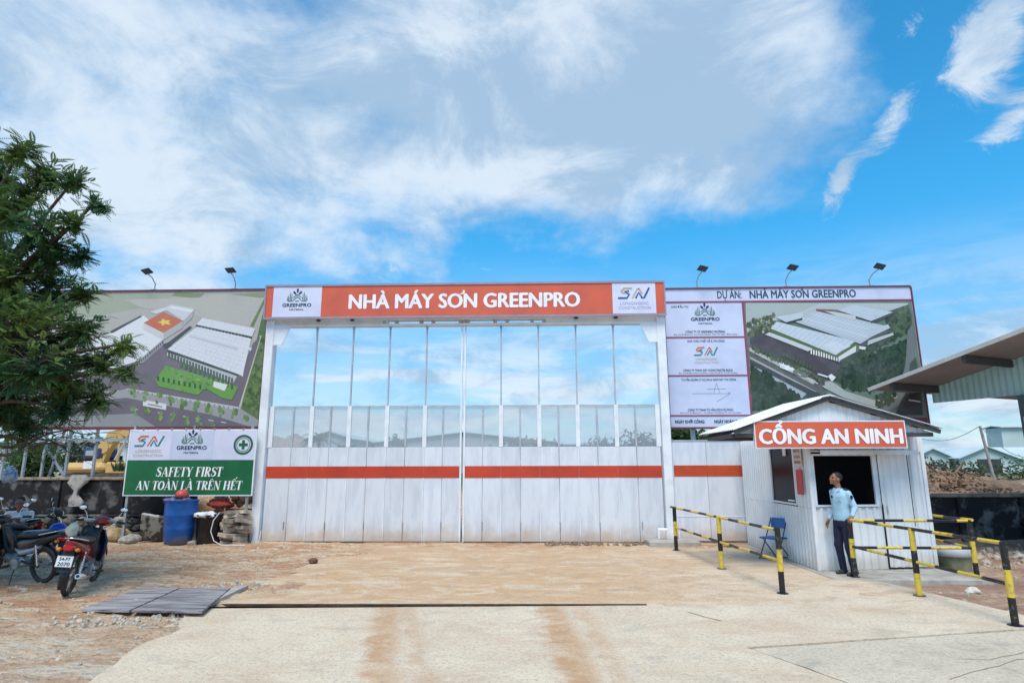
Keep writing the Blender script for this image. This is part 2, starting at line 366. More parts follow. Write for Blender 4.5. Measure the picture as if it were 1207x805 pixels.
def ribbon(mb, pts, ws, O, R, U, depth, mi=0):
    """flat brush stroke with varying width in board coordinates"""
    n = len(pts); Nn = V(R).cross(V(U)); a = []; b = []
    for i, (x, y) in enumerate(pts):
        x0, y0 = pts[max(i - 1, 0)]; x1, y1 = pts[min(i + 1, n - 1)]; l = math.hypot(x1 - x0, y1 - y0) or 1
        nx, ny = -(y1 - y0) / l, (x1 - x0) / l; w_ = (ws[i] if isinstance(ws, (list, tuple)) else ws) / 2
        a.append(V(O) + R * (x + nx * w_) + U * (y + ny * w_) + Nn * depth); b.append(V(O) + R * (x - nx * w_) + U * (y - ny * w_) + Nn * depth)
    mb.add(a + b, [(i, i + 1, n + i + 1, n + i) for i in range(n - 1)], mi)
def plogo(parent, C, h, R=X_, U=Z_, m1=navy, m2=dkgreen, name='emblem'):
    """the paint maker's mark: leaves over a roof between grass blades, then the name"""
    g = MB(); O = V(C) + U * (.16 * h)
    for cx, cy_, ang in ((0, .30, 0), (-.115, .20, .75), (.115, .20, -.75)):
        pts = []
        for k in range(12):
            a = 2 * math.pi * k / 12; x = math.sin(a) * .045 * (1 + .3 * math.cos(a)); y = math.cos(a) * .10
            pts.append(O + R * h * (cx + x * math.cos(ang) - y * math.sin(ang)) + U * h * (cy_ + x * math.sin(ang) + y * math.cos(ang)) + R.cross(U) * .005)
        g.poly(pts)
    part(name + '_leaf', g, m1, parent)
    g = MB()
    for s in (-1, 1):
        for k, (x, hh) in enumerate(((.38, .18), (.31, .30), (.25, .24), (.43, .10))):
            ribbon(g, [(s * x * h, -.14 * h), (s * (x - .01) * h, (-.14 + hh) * h), (s * (x - .005) * h, (-.05 + hh) * h)], [.035 * h, .03 * h, .004 * h], O, R, U, .005)
        ribbon(g, [(s * .40 * h, -.16 * h), (s * .18 * h, -.15 * h)], .03 * h, O, R, U, .006)
    ribbon(g, [(-.24 * h, -.04 * h), (-.10 * h, .06 * h), (0, .12 * h), (.10 * h, .06 * h), (.24 * h, -.04 * h)], [.01 * h, .03 * h, .045 * h, .03 * h, .01 * h], O, R, U, .005)
    ribbon(g, [(-.17 * h, -.12 * h), (-.08 * h, -.02 * h), (0, .025 * h), (.08 * h, -.02 * h), (.17 * h, -.12 * h)], .035 * h, O, R, U, .007)
    ribbon(g, [(-.09 * h, -.16 * h), (.09 * h, -.16 * h)], .035 * h, O, R, U, .005)
    part(name + '_grass', g, m2, parent)
    g = MB(); textmb(g, 'GREENPRO', V(C) + U * (-.17 * h), R, U, width=1.25 * h, height=.155 * h, bold=.03, depth=.005)
    textmb(g, 'MATERIAL', V(C) + U * (-.37 * h), R, U, width=.62 * h, height=.075 * h, bold=.02, depth=.005); part('brand_lettering', g, m1, parent)
def snlogo(parent, C, h, R=X_, U=Z_, ma=orp, mb_=teal, sub=goldp):
    """slanted S N monogram in two colours with the firm's name under it"""
    O = V(C) + U * (.14 * h); g = MB(); q = MB()
    def st(m, pts, w_): ribbon(m, [((x + .28 * y) * h, y * h) for x, y in pts], w_ * h, O, R, U, .005)
    st(g, [(-.12, .22), (-.46, .22), (-.54, .10), (-.46, .03), (-.30, .03)], .075); st(g, [(-.02, -.20), (.10, .20), (.16, .20)], .05); st(g, [(.14, .22), (.34, -.02)], .07)
    st(q, [(-.22, .10), (-.40, .10), (-.18, -.04), (-.24, -.19), (-.60, -.19)], .075); st(q, [(.12, -.20), (.18, .04), (.38, -.19), (.46, -.19), (.56, .24)], .075)
    part('monogram_upper', g, ma, parent); part('monogram_lower', q, mb_, parent)
    g = MB(); textmb(g, 'LONGNGOC', V(C) + U * (-.27 * h), R, U, width=1.15 * h, height=.13 * h, depth=.005)
    textmb(g, 'CONSTRUCTION', V(C) + U * (-.46 * h), R, U, width=1.3 * h, height=.12 * h, depth=.005); part('firm_lettering', g, sub, parent)

def corr(mb, P, Q, z0, z1, pitch=.10, amp=.012, n_off=1, zt=None, mi=0, t=.003):
    """trapezoid-ribbed sheet standing on the line P-Q; ribs vertical; zt(s)->top height"""
    P, Q = V((P[0], P[1], 0)), V((Q[0], Q[1], 0)); d = Q - P; Ln = d.length; x = d.normalized(); nn = V((x.y, -x.x, 0)) * n_off
    ss = []; s = 0.0
    while s < Ln:
        for fr, o in ((0, 0), (.45, 0), (.6, 1), (.85, 1)):
            q = s + fr * pitch
            if q < Ln: ss.append((q, o))
        s += pitch
    ss.append((Ln, 0)); vs = []
    for q, o in ss:
        p = P + x * q + nn * (o * amp); top = zt(q) if zt else z1
        vs += [p + V((0, 0, z0)), p + V((0, 0, top)), p - nn * t + V((0, 0, z0)), p - nn * t + V((0, 0, top))]
    n = len(ss); fs = []
    for i in range(n - 1):
        a, b = 4 * i, 4 * i + 4
        fs += [(a, b, b + 1, a + 1), (a + 3, b + 3, b + 2, a + 2), (a + 1, b + 1, b + 3, a + 3), (a + 2, b + 2, b, a)]
    fs += [(0, 1, 3, 2), (4 * n - 4, 4 * n - 2, 4 * n - 1, 4 * n - 3)]
    return mb.add(vs, fs, mi)
def rock(mb, c, r, seed, mi=0, flat=.7, n=9, m=6):
    rs = V((seed * 3.1, seed * 1.7, seed)); 
    def f(p):
        q = p.normalized() if p.length else p; k = 1 + .45 * noise.noise(q * 1.3 + rs) + .15 * noise.noise(q * 3.5 + rs); return V((p.x * k, p.y * k, p.z * k * flat))
    b = MB(); b.ell(c, (r, r, r) if not isinstance(r, tuple) else r, n, m, mi, Euler((seed, seed * 2, seed * 5)).to_matrix() if isinstance(r, float) else None, f)
    b.sm = [False] * len(b.f); mb.add(b.v, b.f, mi)
    return mb
# ------------------------------------------------------------------ ground
def ss(a, b, x):
    t = min(1, max(0, (x - a) / (b - a))); return t * t * (3 - 2 * t)
def lerp(a, b, t): return a + (b - a) * t
def gz(x, y):
    n = noise.noise(V((x * .9, y * .9, 0))) * .05 + noise.noise(V((x * 3.1, y * 3.1, 4))) * .022 + noise.noise(V((x * 7, y * 7, 7))) * .018
    inslab = -.16
    ledge = -4.15 if y > 9 else lerp(-3.1, -4.4, ss(1, 8.5, y))
    ledge += noise.noise(V((0, y * 1.4, 3))) * .25
    zl = .015 + n
    if x < ledge: z = lerp(zl - .02, zl, ss(0, .8, ledge - x))
    elif x < 5.5:
        z = lerp(zl - .015, -.05 + n * .6, ss(0, 1.6, x - ledge)) if y > 9.4 else lerp(zl - .02, -.16, ss(0, .5, x - ledge))
        if y > 15.0: z = max(z, .004 + n * .5)
    else:
        z = -.09 + n * .8
    if x > 5.5 and y < 8: z = -.2
    t = ss(16.2, 17.2, y)
    if t > 0:
        hb = lerp(1.25, .25, ss(-9, -6.5, x)) if x < 0 else lerp(.25, 1.05, ss(6.5, 9.5, x))
        hb = lerp(hb, .35, ss(60, 140, y))
        z = lerp(z, hb + n * 2, t)
    return z
def axis(lo, hi, step, far, k=1.28):
    a = []; v = lo
    while v <= hi + 1e-6: a.append(v); v += step
    s = step
    while a[-1] < far: s *= k; a.append(a[-1] + s)
    s = step; b = []; v = a[0]
    while v > -far: s *= k; v -= s; b.append(v)
    return b[::-1] + a
xs = axis(-14, 13, .085, 3500); ys = [v for v in axis(3.0, 19, .085, 4000) if v > -60]
g = MB(); nx = len(xs)
g.v = [V((x, y, gz(x, y) if abs(x) < 400 and y < 400 else .35)) for y in ys for x in xs]
g.f = [(j * nx + i, j * nx + i + 1, (j + 1) * nx + i + 1, (j + 1) * nx + i) for j in range(len(ys) - 1) for i in range(nx - 1)]
g.mi = [0] * len(g.f); g.c = [None] * len(g.f); g.sm = [True] * len(g.f)

def ground_mat():
    m = bpy.data.materials.new('dirt_ground'); m.use_nodes = True
    global nt; nt = m.node_tree; b = nt.nodes['Principled BSDF']; P = N('ShaderNodeNewGeometry').outputs['Position']
    sp_ = N('ShaderNodeSeparateXYZ'); L(P, sp_.inputs[0])
    a = noi(.9, 9, .62, .6, vec=P, sc3=(.7, 1.5, 1)); c = noi(3.2, 8, .65, .8, (4, 2, 0), vec=P, sc3=(.6, 1.8, 1)); d = noi(14, 6, .7, .2, vec=P)
    o = mixc(ramp(a, .36, .60), (.72, .52, .34), (.52, .27, .14))
    o = mixc(ramp(c, .52, .66), o, (.74, .66, .53))
    o = mixc(ramp(d, .48, .66, 0, .7), o, (.24, .15, .095)); o = mixc(ramp(noi(38, 4, .8, vec=P), .52, .66, 0, .6), o, (.70, .62, .50)); o = mixc(ramp(noi(6, 7, .75, .6, (3, 3, 3), vec=P, sc3=(.7, 1.6, 1)), .54, .62, 0, .8), o, (.27, .16, .10))
    near = ramp(sp_.outputs[1], 5.0, 9.5, .55, 0)
    o = mixc(math_('MULTIPLY', near, ramp(c, .35, .6)), o, (.66, .58, .47))
    rightm = ramp(sp_.outputs[0], 5.3, 6.5)
    o = mixc(math_('MULTIPLY', rightm, ramp(a, .3, .7, .35, .9)), o, (.33, .20, .155))
    far = ramp(sp_.outputs[1], 25, 60); o = mixc(far, o, (.13, .14, .08))
    L(o, b.inputs['Base Color']); b.inputs['Roughness'].default_value = .95; b.inputs['Specular IOR Level'].default_value = .15
    bn = N('ShaderNodeBump'); bn.inputs['Strength'].default_value = 1.0; bn.inputs['Distance'].default_value = .06
    L(math_('ADD', d, noi(5, 8, .7, .4, vec=P)), bn.inputs['Height']); L(bn.outputs[0], b.inputs['Normal']); return m
struct('ground', g, ground_mat())

def slab_mat(name, grey):
    m = bpy.data.materials.new(name); m.use_nodes = True
    global nt; nt = m.node_tree; b = nt.nodes['Principled BSDF']; P = N('ShaderNodeNewGeometry').outputs['Position']
    sp_ = N('ShaderNodeSeparateXYZ'); L(P, sp_.inputs[0]); x, y, z = sp_.outputs
    a = noi(.7, 8, .6, .4, vec=P); c = noi(2.6, 8, .65, .5, (2, 8, 1), vec=P); d = noi(22, 5, .75, .1, vec=P); e = noi(1.6, 8, .65, 1.0, (9, 1, 0), vec=P, sc3=(.45, 1.7, 1))
    o = mixc(ramp(a, .35, .65), (.72, .60, .45), (.64, .515, .375)) if not grey else mixc(ramp(a, .35, .65), (.67, .57, .44), (.57, .485, .37))
    o = mixc(ramp(c, .50, .72, 0, .5), o, (.40, .36, .31) if not grey else (.28, .27, .24))
    if not grey:
        back = math_('MULTIPLY', ramp(math_('ADD', y, math_('MULTIPLY', c, .8)), 9.2, 9.7), math_('SUBTRACT', 1.0, ramp(math_('ADD', x, math_('MULTIPLY', e, 3.4)), 2.4, 6.2)))
        o = mixc(math_('MULTIPLY', back, ramp(e, .25, .55, .62, 1)), o, (.60, .375, .20))
        o = mixc(math_('MULTIPLY', back, ramp(e, .56, .72, 0, .75)), o, (.34, .18, .09))
        o = mixc(math_('MULTIPLY', ramp(y, 13.6, 15.6), ramp(c, .3, .6, .3, .9)), o, (.40, .265, .16))
        o = mixc(ramp(noi(1.1, 9, .68, 1.0, (4, 4, 8), vec=P, sc3=(.6, 1.3, 1)), .48, .66, 0, .55), o, (.56, .40, .27))
        o = mixc(math_('MULTIPLY', ramp(noi(2.2, 9, .72, 1.4, (1, 14, 8), vec=P, sc3=(.8, 1.2, 1)), .47, .62, 0, .7), ramp(y, 8, 10, .18, 1)), o, (.46, .29, .175)); o = mixc(math_('MULTIPLY', ramp(noi(1.7, 9, .7, 1.0, (11, 4, 8), vec=P, sc3=(.8, 1.2, 1)), .48, .60, 0, .6), ramp(y, 8, 10, .3, 1)), o, (.70, .60, .46))
        rs = math_('MULTIPLY', ramp(y, 9.5, 12.5), ramp(e, .42, .62, 0, .55)); o = mixc(rs, o, (.50, .34, .215))
        for (p, q, wd, st) in (((446, 805), (457, 720), .15, .8), ((503, 805), (484, 722), .09, .35), ((690, 805), (652, 720), .16, .85), ((738, 805), (688, 722), .10, .4)):
            A, B = gr(*p), gr(*q); k = (B.x - A.x) / (B.y - A.y)
            dx = math_('ABSOLUTE', math_('ADD', math_('SUBTRACT', math_('SUBTRACT', x, math_('MULTIPLY', y, k)), A.x - A.y * k), math_('MULTIPLY', math_('SUBTRACT', c, .5), .5)))
            mk = math_('MULTIPLY', ramp(dx, wd * .3, wd * 1.7, 1, 0), math_('MULTIPLY', ramp(y, 8.7, 9.0, 1, 0), ramp(c, .35, .62, .45, 1)))
            o = mixc(math_('MULTIPLY', mk, st), o, (.50, .26, .115))
    o = mixc(ramp(d, .48, .66, 0, .6), o, (.36, .30, .23)); o = mixc(ramp(noi(32, 4, .85, vec=P), .56, .66, 0, .8), o, (.22, .18, .14)); o = mixc(ramp(noi(9, 6, .75, .5, (1, 7, 3), vec=P), .56, .68, 0, .4), o, (.72, .66, .56))
    L(o, b.inputs['Base Color']); b.inputs['Roughness'].default_value = .9; b.inputs['Specular IOR Level'].default_value = .2
    bn = N('ShaderNodeBump'); bn.inputs['Strength'].default_value = .8; bn.inputs['Distance'].default_value = .02
    L(math_('ADD', d, noi(4, 8, .7, .2, vec=P)), bn.inputs['Height']); L(bn.outputs[0], b.inputs['Normal']); return m
def rough_line(pts, step=.25, amp=.025, sd=0):
    out = []
    for a, b in zip(pts[:-1], pts[1:]):
        n = max(1, int(math.hypot(b[0] - a[0], b[1] - a[1]) / step))
        for i in range(n):
            t = i / n; x = lerp(a[0], b[0], t); y = lerp(a[1], b[1], t)
            out.append((x + noise.noise(V((x * 4, y * 4, sd))) * amp, y + noise.noise(V((x * 4, y * 4, sd + 9))) * amp))
    return out + [pts[-1]]
top = MB()
o1 = rough_line([(-3.1, .8), (-3.9, 5.75), (-4.37, 7.61), (-4.44, 8.74)], amp=.12) + rough_line([(-4.44, 8.64), (1.56, 8.945)], amp=.012) + rough_line([(1.56, 9.055), (-4.44, 8.94)], amp=.012)
o1 += [(-4.4, 9.2), (-4.3, 15.7), (4.98, 15.7), (4.98, 11.3)] + rough_line([(5.0, 10.98), (5.65, 10.94), (6.2, 8.45), (6.42, 7.985)], amp=.03) + rough_line([(6.42, 7.98), (2.22, 6.985), (2.73, 5.91), (5.1, .8)], amp=.02)
top.poly([(x, y, 0) for x, y in o1[::-1]], (0, 0, -.14))
struct('concrete_slab', top, slab_mat('pale_stained_concrete', False))
g = MB(); o2 = rough_line([(2.26, 6.955), (6.42, 7.95)], amp=.02, sd=3) + [(7.3, 7.7), (9, 6.8), (13, 5), (13, .8), (5.14, .8)] + rough_line([(5.14, .8), (2.765, 5.91), (2.26, 6.955)], amp=.02, sd=4)
g.poly([(x, y, -.006) for x, y in o2[::-1]], (0, 0, -.14)); struct('concrete_slab', g, slab_mat('grey_concrete', True))
g = MB(); g.b2((5.02, 10.97, -.13), (7.62, 16.1, .004), bev=.015); struct('pavement', g, conc)
# channel bed with shade in its colour, soil in joints, a hairline crack
g = MB(); g.b2((-4.5, 8.6, -.13), (1.7, 9.1, -.10)); g.poly([(1.56, 9.038, -.12), (-4.44, 8.925, -.12), (-4.44, 8.925, -.004), (1.56, 9.038, -.004)], (0, .012, 0)); struct('channel_bed', g, mat('shaded_channel_soil', (.10, .06, .035), .9, (.045, .03, .02), 6))  # strip on the far face is coloured dark as shade inside the channel
g = MB()
for pl in ([(1120, 800), (1150, 790), (1207, 776)], [(1135, 776), (1165, 777), (1207, 768)]):
    P = [gr(*p, z=-.002) for p in pl]; P = [V((a, b, -.002)) for a, b in rough_line([(p.x, p.y) for p in P], .08, .03)]
    for a, b in zip(P[:-1], P[1:]): g.add([a, b, b + V((.0, .010, 0)), a + V((.0, .010, 0))], [(0, 1, 2, 3)])
struct('slab_crack', g, mat('crack_soil', (.30, .26, .21), .9))

g = MB(); P = [V((a, b, -.003)) for a, b in rough_line([(2.22, 6.99), (2.74, 5.91), (3.6, 4.1)], .07, .03)]
for k, (a, b) in enumerate(zip(P[:-1], P[1:])): w0, w1 = .018 + .02 * noise.noise(a * 3), .018 + .02 * noise.noise(b * 3); g.add([a - V((w0, 0, 0)), a + V((w0, 0, 0)), b + V((w1, 0, 0)), b - V((w1, 0, 0))], [(0, 1, 2, 3)])
P = [V((a, b, .003)) for a, b in rough_line([(2.0, 8.55), (2.15, 8.30), (2.28, 8.1)], .05, .03)]
for a, b in zip(P[:-1], P[1:]): g.add([a, a + V((.022, 0, 0)), b + V((.022, 0, 0)), b], [(0, 1, 2, 3)])
struct('slab_joint', g, mat('joint_soil', (.20, .15, .10), .95, (.12, .09, .06), 9))

# ------------------------------------------------------------------ gate
GY = 15.9; S0, SP = -5.7036, .9847
mx = [S0 + SP * i for i in range(9)]            # inner mullions; index 4 is the meeting line
xl, xr = -6.80, 3.27
edges = [xl] + mx + [xr]
portal = thing('gate_portal', 'white steel gate portal with two columns and a slotted top beam over the double gate', 'gate frame', (-1.76, GY, 0))
for x0, x1 in ((-7.05, -6.83), (3.30, 3.52)):
    g = MB(); g.b2((x0, GY - .14, 0), (x1, GY + .14, 5.68), bev=.012); part('column', g, white2, portal)
    g = MB(); s = -1 if x0 < 0 else 1; g.b2((x0 - .12, GY - .26, 0), (x1 + .12, GY + .26, .022)); part('base_plate', g, white2, portal)
    g = MB()
    for k in range(3):
        xx = x0 - .06 + k * .17
        g.poly([(xx, GY - .14, .022), (xx, GY - .25, .022), (xx, GY - .14, .30)], (.012, 0, 0))
    part('gusset', g, white2, portal)
zb0, zb1 = 5.50, 5.72
g = MB(); g.b2((-6.83, GY - .10, 5.515), (3.30, GY + .1, 5.575)); g.b2((-6.83, GY - .10, 5.665), (3.30, GY + .1, 5.735)); part('rail', g, white2, portal)
for u, v in ((-6.83, mx[2] - .05), (mx[6] + .1, 3.30)):
    g = MB(); g.b2((u, GY - .06, 5.575), (v, GY + .06, 5.665)); part('beam_web', g, white2, portal)
for i in range(2, 7):
    w_ = .12 if i != 4 else .1
    for dx in ((0,) if i != 4 else (-.10, .0, .1)):
        for s in ((-.16, .16) if i != 4 else (0,)):
            g = MB(); g.b2((mx[i] + dx + s - .045, GY - .07, 5.577), (mx[i] + dx + s + .045, GY + .07, 5.663), bev=.01); part('spacer', g, mull, portal)
for s, x in ((1, -6.83), (-1, 3.30)):
    g = MB(); g.poly([(x, GY - .118, 5.55), (x, GY - .118, 5.02), (x + s * .22, GY - .118, 5.02), (x + s * .44, GY - .118, 5.513), (x + s * .44, GY - .118, 5.55)], (0, .03, 0)); part('corner_plate', g, white2, portal)
for k, px in enumerate((375, 415, 679, 726)):
    p = at(px, 376, GY - .2); g = MB(); g.b2((p.x - .05, GY - .2, 5.64), (p.x + .05, GY - .145, 5.68)); part('bolt', g, black, portal)

def gate_leaf(e, label, sgn, lab_st):
    t = thing('gate_leaf', label, 'gate', ((e[0] + e[-1]) / 2, GY, 0), 'two leaves of the double gate')
    n = len(e) - 1; zs, zm, zt = 2.34, 3.385, 5.50
    for i in range(n):                                   # bays
        a, b = e[i], e[i + 1]; m = (a + b) / 2
        if i == 0 and sgn < 0: m = a + .12 + (b - a - .12) / 2
        if i == n - 1 and sgn > 0: m = a + (b - a - .12) / 2
        for u, v in ((a, m), (m, b)):
            # cladding sheet with folded edges
            g = MB(); y0 = GY - .012 - random.uniform(0, .003)
            u_, v_ = u + .004, v - .004
            g.add([(u_, y0, .03), (v_, y0, .03), (v_, y0, zs), (u_, y0, zs), (u_ + .012, y0 - .014, .036), (v_ - .012, y0 - .014, .036), (v_ - .012, y0 - .014, zs - .006), (u_ + .012, y0 - .014, zs - .006)],
                  [(4, 5, 6, 7), (0, 1, 5, 4), (1, 2, 6, 5), (2, 3, 7, 6), (3, 0, 4, 7), (0, 3, 2, 1)])
            part('panel', g, white, t)
        gp = .05
        for u, v in ((a, m), (m, b)):
            g = MB(); g.b2((u + .02, GY + .010, zs - .0), (v - .02, GY + .014, zm - .02)); part('pane', g, panem, t)
        g = MB(); g.b2((m - .022, GY - .018, zs + .002), (m + .022, GY + .02, zm - .012)); part('half_mullion', g, mull, t)
        g = MB(); g.b2((a + (.02), GY - .022, zm - .012), (b - .02, GY + .022, zm + .022)); part('transom', g, mull, t)
        g = MB(); g.b2((a + .002, GY - .036, 1.575), (b - .002, GY - .028, 1.865)); part('stripe_board', g, redp, t)
    for i, x in enumerate(e):
        if 0 < i < n:
            g = MB(); g.b2((x - .018, GY - .025, zm + .02), (x + .018, GY + .025, zt)); part('mullion', g, mull, t)
            g = MB(); g.b2((x - .052, GY - .032, zs + .004), (x + .052, GY + .02, zm + .02)); part('post', g, white2, t)
            g = MB(); g.b2((x - .012, GY - .0405, .03), (x + .012, GY - .0265, 1.573)); g.b2((x - .012, GY - .0405, 1.867), (x + .012, GY - .0265, zs - .002)); part('cover_strip', g, white2, t)
            g = MB(); g.b2((x - .03, GY - .04, zt - .05), (x + .03, GY + .03, zt + .012)); part('roller', g, steel, t)
    xa = e[0] if sgn < 0 else e[-1]
    g = MB(); g.b2((xa - (.02 if sgn < 0 else .10), GY - .034, zs + .004), (xa + (.10 if sgn < 0 else .02), GY + .02, zm + .02)); part('post', g, white2, t)
    xm = e[-1] if sgn < 0 else e[0]
    g = MB(); g.b2((xm - .022, GY - .05, .02), (xm + .022, GY + .02, zt)); part('meeting_stile', g, white2, t)
    # hand marks: small pulls near the foot
    for i in range(n):
        for u in (.5,):
            x = e[i] + (e[i + 1] - e[i]) * u
            g = MB(); g.b2((x - .012, GY - .045, .33), (x + .012, GY - .027, .50)); part('floor_bolt', g, steel, t)
    return t
c4 = mx[4]
gate_leaf([xl] + mx[:4] + [c4 - .045], 'left leaf of the tall white gate, with red stripe and open upper bays', -1, '')
gate_leaf([c4 + .045] + mx[5:] + [xr], 'right leaf of the tall white gate, next to the guard booth side', 1, '')
g = MB(); g.b2((2.75, GY - .75, -.05), (3.95, GY - .05, .115), bev=.02); tag(part('concrete_footing', g, conc, None, (3.3, GY - .4, 0)), 'grey concrete footing at the foot of the right gate column', 'footing')
sb = thing('junction_box', 'small white junction box on the footing by the right gate column', 'junction box', (3.17, GY - .22, .115))
g = MB(); g.b2((3.05, GY - .30, .115), (3.29, GY - .17, .37), bev=.015); part('housing', g, letw, sb)
g = MB(); g.b2((3.08, GY - .312, .145), (3.26, GY - .303, .34), bev=.003); part('lid', g, white, sb)
# darker broken soil along the foot of the right leaf
g = MB()
for i in range(150):
    x = random.uniform(.3, 2.7); y = GY - .12 - random.random() ** 1.5 * .55; rock(g, (x, y, .01), random.uniform(.02, .065), i, n=6, m=4, flat=.5)
tag(part('soil_clods', g, mat('dark_soil', (.17, .12, .09), .95, (.3, .22, .16), 6), None, kind='stuff'), 'dark broken soil clods along the foot of the right gate leaf', 'soil')

# ------------------------------------------------------------------ header sign
HY = 15.62
hs = thing('header_sign', 'long orange sign above the gate reading NHÀ MÁY SƠN GREENPRO', 'sign', (-1.77, HY, 5.74))
a0, a1, z0, z1 = -7.07, 3.52, 5.70, 6.60
g = MB(); g.b2((a0, HY, z0), (a1, HY + .22, z1)); part('box', g, white2, hs)
g = MB(); g.b2((a0 + .02, HY - .008, z0 + .03), (a1 - .02, HY - .002, z1 - .03)); part('face', g, org, hs)
g = MB()
g.b2((a0 - .01, HY - .03, z1 - .03), (a1 + .01, HY + .0, z1 + .025)); g.b2((a0 - .01, HY - .03, z0 - .02), (a1 + .01, HY + .0, z0 + .03)); g.b2((a0 - .01, HY - .03, z0 + .032), (a0 + .03, HY, z1 - .032)); g.b2((a1 - .03, HY - .03, z0 + .032), (a1 + .01, HY, z1 - .032))
part('frame', g, mat('sign_frame', (.30, .27, .36), .5), hs)
pA = at(322, 355, HY).x; pB = at(379, 355, HY).x; pC = at(722, 355, HY).x; pD = at(773, 355, HY).x
for u, v, nm in ((pA, pB, 'left'), (pC, pD, 'right')):
    g = MB(); g.b2((u, HY - .012, z0 + .04), (v, HY - .009, z1 - .035)); pl = part('logo_panel', g, signw, hs)
    if nm == 'left': plogo(pl, ((u + v) / 2, HY - .013, 6.17), .62)
    else: snlogo(pl, ((u + v) / 2, HY - .013, 6.19), .64, ma=goldp, mb_=bluep, sub=mat('pale_violet_print', (.36, .33, .55), .5))
tA, tB = at(412, 356, HY), at(683, 356, HY)
g = MB(); textmb(g, 'NHÀ MÁY SƠN GREENPRO', ((tA.x + tB.x) / 2, HY - .009, 6.15), X_, Z_, width=tB.x - tA.x, height=.40, bold=.034, depth=.006, res=3); part('lettering', g, letw, hs)
# ------------------------------------------------------------------ billboards
def floodlight(P, lean, rz, label, grp):
    t = thing('floodlight', label, 'floodlight', P, grp); P = V(P)
    top_ = P + V((lean * .10, -.25, .42)); g = MB()
    g.tube([P, P + V((lean * -.02, -.02, .18)), P + V((lean * .03, -.12, .34)), top_], .016, 7); part('arm', g, steel, t)
    g = MB(); g.b2(P + V((-.09, -.04, 0)), P + V((.09, .04, .02))); part('foot', g, steel, t)
    R = Euler((rad(-20), rad(lean * 12), rz + .25 * lean)).to_matrix(); c = top_ + V((0, -.02, .06))
    g = MB(); g.box(c, (.25, .22, .035), 0, R, bev=.01)
    for k in range(5): g.box(c + R @ V((-.09 + k * .045, .0, .028)), (.010, .18, .022), 0, R)
    part('lamp_head', g, mat('lamp_housing', (.05, .07, .10), .4), t)
    g = MB(); g.box(c + R @ V((0, 0, -.028)), (.20, .17, .006), 0, R); part('lens', g, mat('lamp_lens', (.05, .08, .12), .3), t)
    return t
BY = 16.5
def pb(px, py, d=0.0, Y=BY):
    p = at(px, py, Y); return V((p.x, Y - d, p.z))
class Print:
    def __init__(s, cv, k=1): s.g = MB(); s.d = .006; s.cv = cv; s.k = k
    def p(s, pts, c, up=True):
        if s.k != 1 and max(c) < .36: c = tuple(v * s.k for v in c)
        s.g.poly([pb(*s.cv(*q), d=s.d) for q in pts], c=c)
        if up: s.d += .0004
    def scat(s, pts, n, cs, r, asp=1.3, rnd=None):
        rn = rnd or random; x0 = min(p[0] for p in pts); x1 = max(p[0] for p in pts); y0 = min(p[1] for p in pts); y1 = max(p[1] for p in pts); k = 0; tr = 0
        items = []
        while k < n and tr < n * 30:
            tr += 1; x, y = rn.uniform(x0, x1), rn.uniform(y0, y1); ins = False; j = len(pts) - 1
            for i in range(len(pts)):
                if (pts[i][1] > y) != (pts[j][1] > y) and x < (pts[j][0] - pts[i][0]) * (y - pts[i][1]) / (pts[j][1] - pts[i][1]) + pts[i][0]: ins = not ins
                j = i
            if ins: items.append((x, y)); k += 1
        items.sort(key=lambda q: q[1])
        for x, y in items:
            rr = r * rn.uniform(.6, 1.3); c = rn.choice(cs); f = rn.uniform(.75, 1.25)
            s.p([(x + rr * math.cos(a) * (1 if a < 3 else .8), y + rr * asp * math.sin(a)) for a in (0, 1.0, 2.1, 3.1, 4.2, 5.2)], tuple(v * f for v in c), False); s.d += .00001
    def line(s, a, b, n, c, w_, h):
        for i in range(n):
            t = i / (n - 1); x = lerp(a[0], b[0], t); y = lerp(a[1], b[1], t); s.p([(x - w_, y), (x + w_, y), (x + w_, y - h), (x - w_, y - h)], c, False)
        s.d += .0004
    def ribs(s, a, b, c_, d, n, col, w_=.15):
        for i in range(1, n):
            t = i / n; u = t + w_ / n; L4 = [(lerp(p[0], q[0], v), lerp(p[1], q[1], v)) for p, q, v in ((a, b, t), (a, b, u), (d, c_, u), (d, c_, t))]; s.g.poly([pb(*s.cv(*q), d=s.d) for q in L4], c=col)
        s.d += .0004
    def strip(s, a, b, w_, c): s.p([a, b, (b[0], b[1] + w_), (a[0], a[1] + w_)], c)
# left board
lx0, lx1, lz0, lz1 = -14.3, at(311, 420, BY).x, 2.93, 6.74
lb = thing('billboard', 'big left billboard picturing a factory with white roofs and a red box on top', 'billboard', ((lx0 + lx1) / 2, BY, 0))
g = MB(); g.b2((lx0, BY, lz0), (lx1, BY + .08, lz1)); part('board', g, signw, lb)
g = MB(); g.b2((lx0 - .02, BY - .035, lz1 - .0), (lx1 + .02, BY + .085, lz1 + .05)); g.b2((lx0 - .02, BY - .035, lz0 - .07), (lx1 + .02, BY + .085, lz0)); g.b2((lx1, BY - .035, lz0 + .002), (lx1 + .04, BY + .085, lz1 - .002)); g.b2((lx0 - .04, BY - .035, lz0 + .002), (lx0, BY + .085, lz1 - .002)); part('frame', g, maroon, lb)
P = Print(lambda a, b: (110 + a / 4.03, 310 + b / 4.03)); r1 = random.Random(3)
xL = 110 - 450; 
def B(x, z, k=P): return None
g0 = P.g; g0.poly([(lx0 + .01, BY - .004, lz0 + .01), (lx1 - .01, BY - .004, lz0 + .01), (lx1 - .01, BY - .004, lz1 - .01), (lx0 + .01, BY - .004, lz1 - .01)], c=(.40, .39, .36))
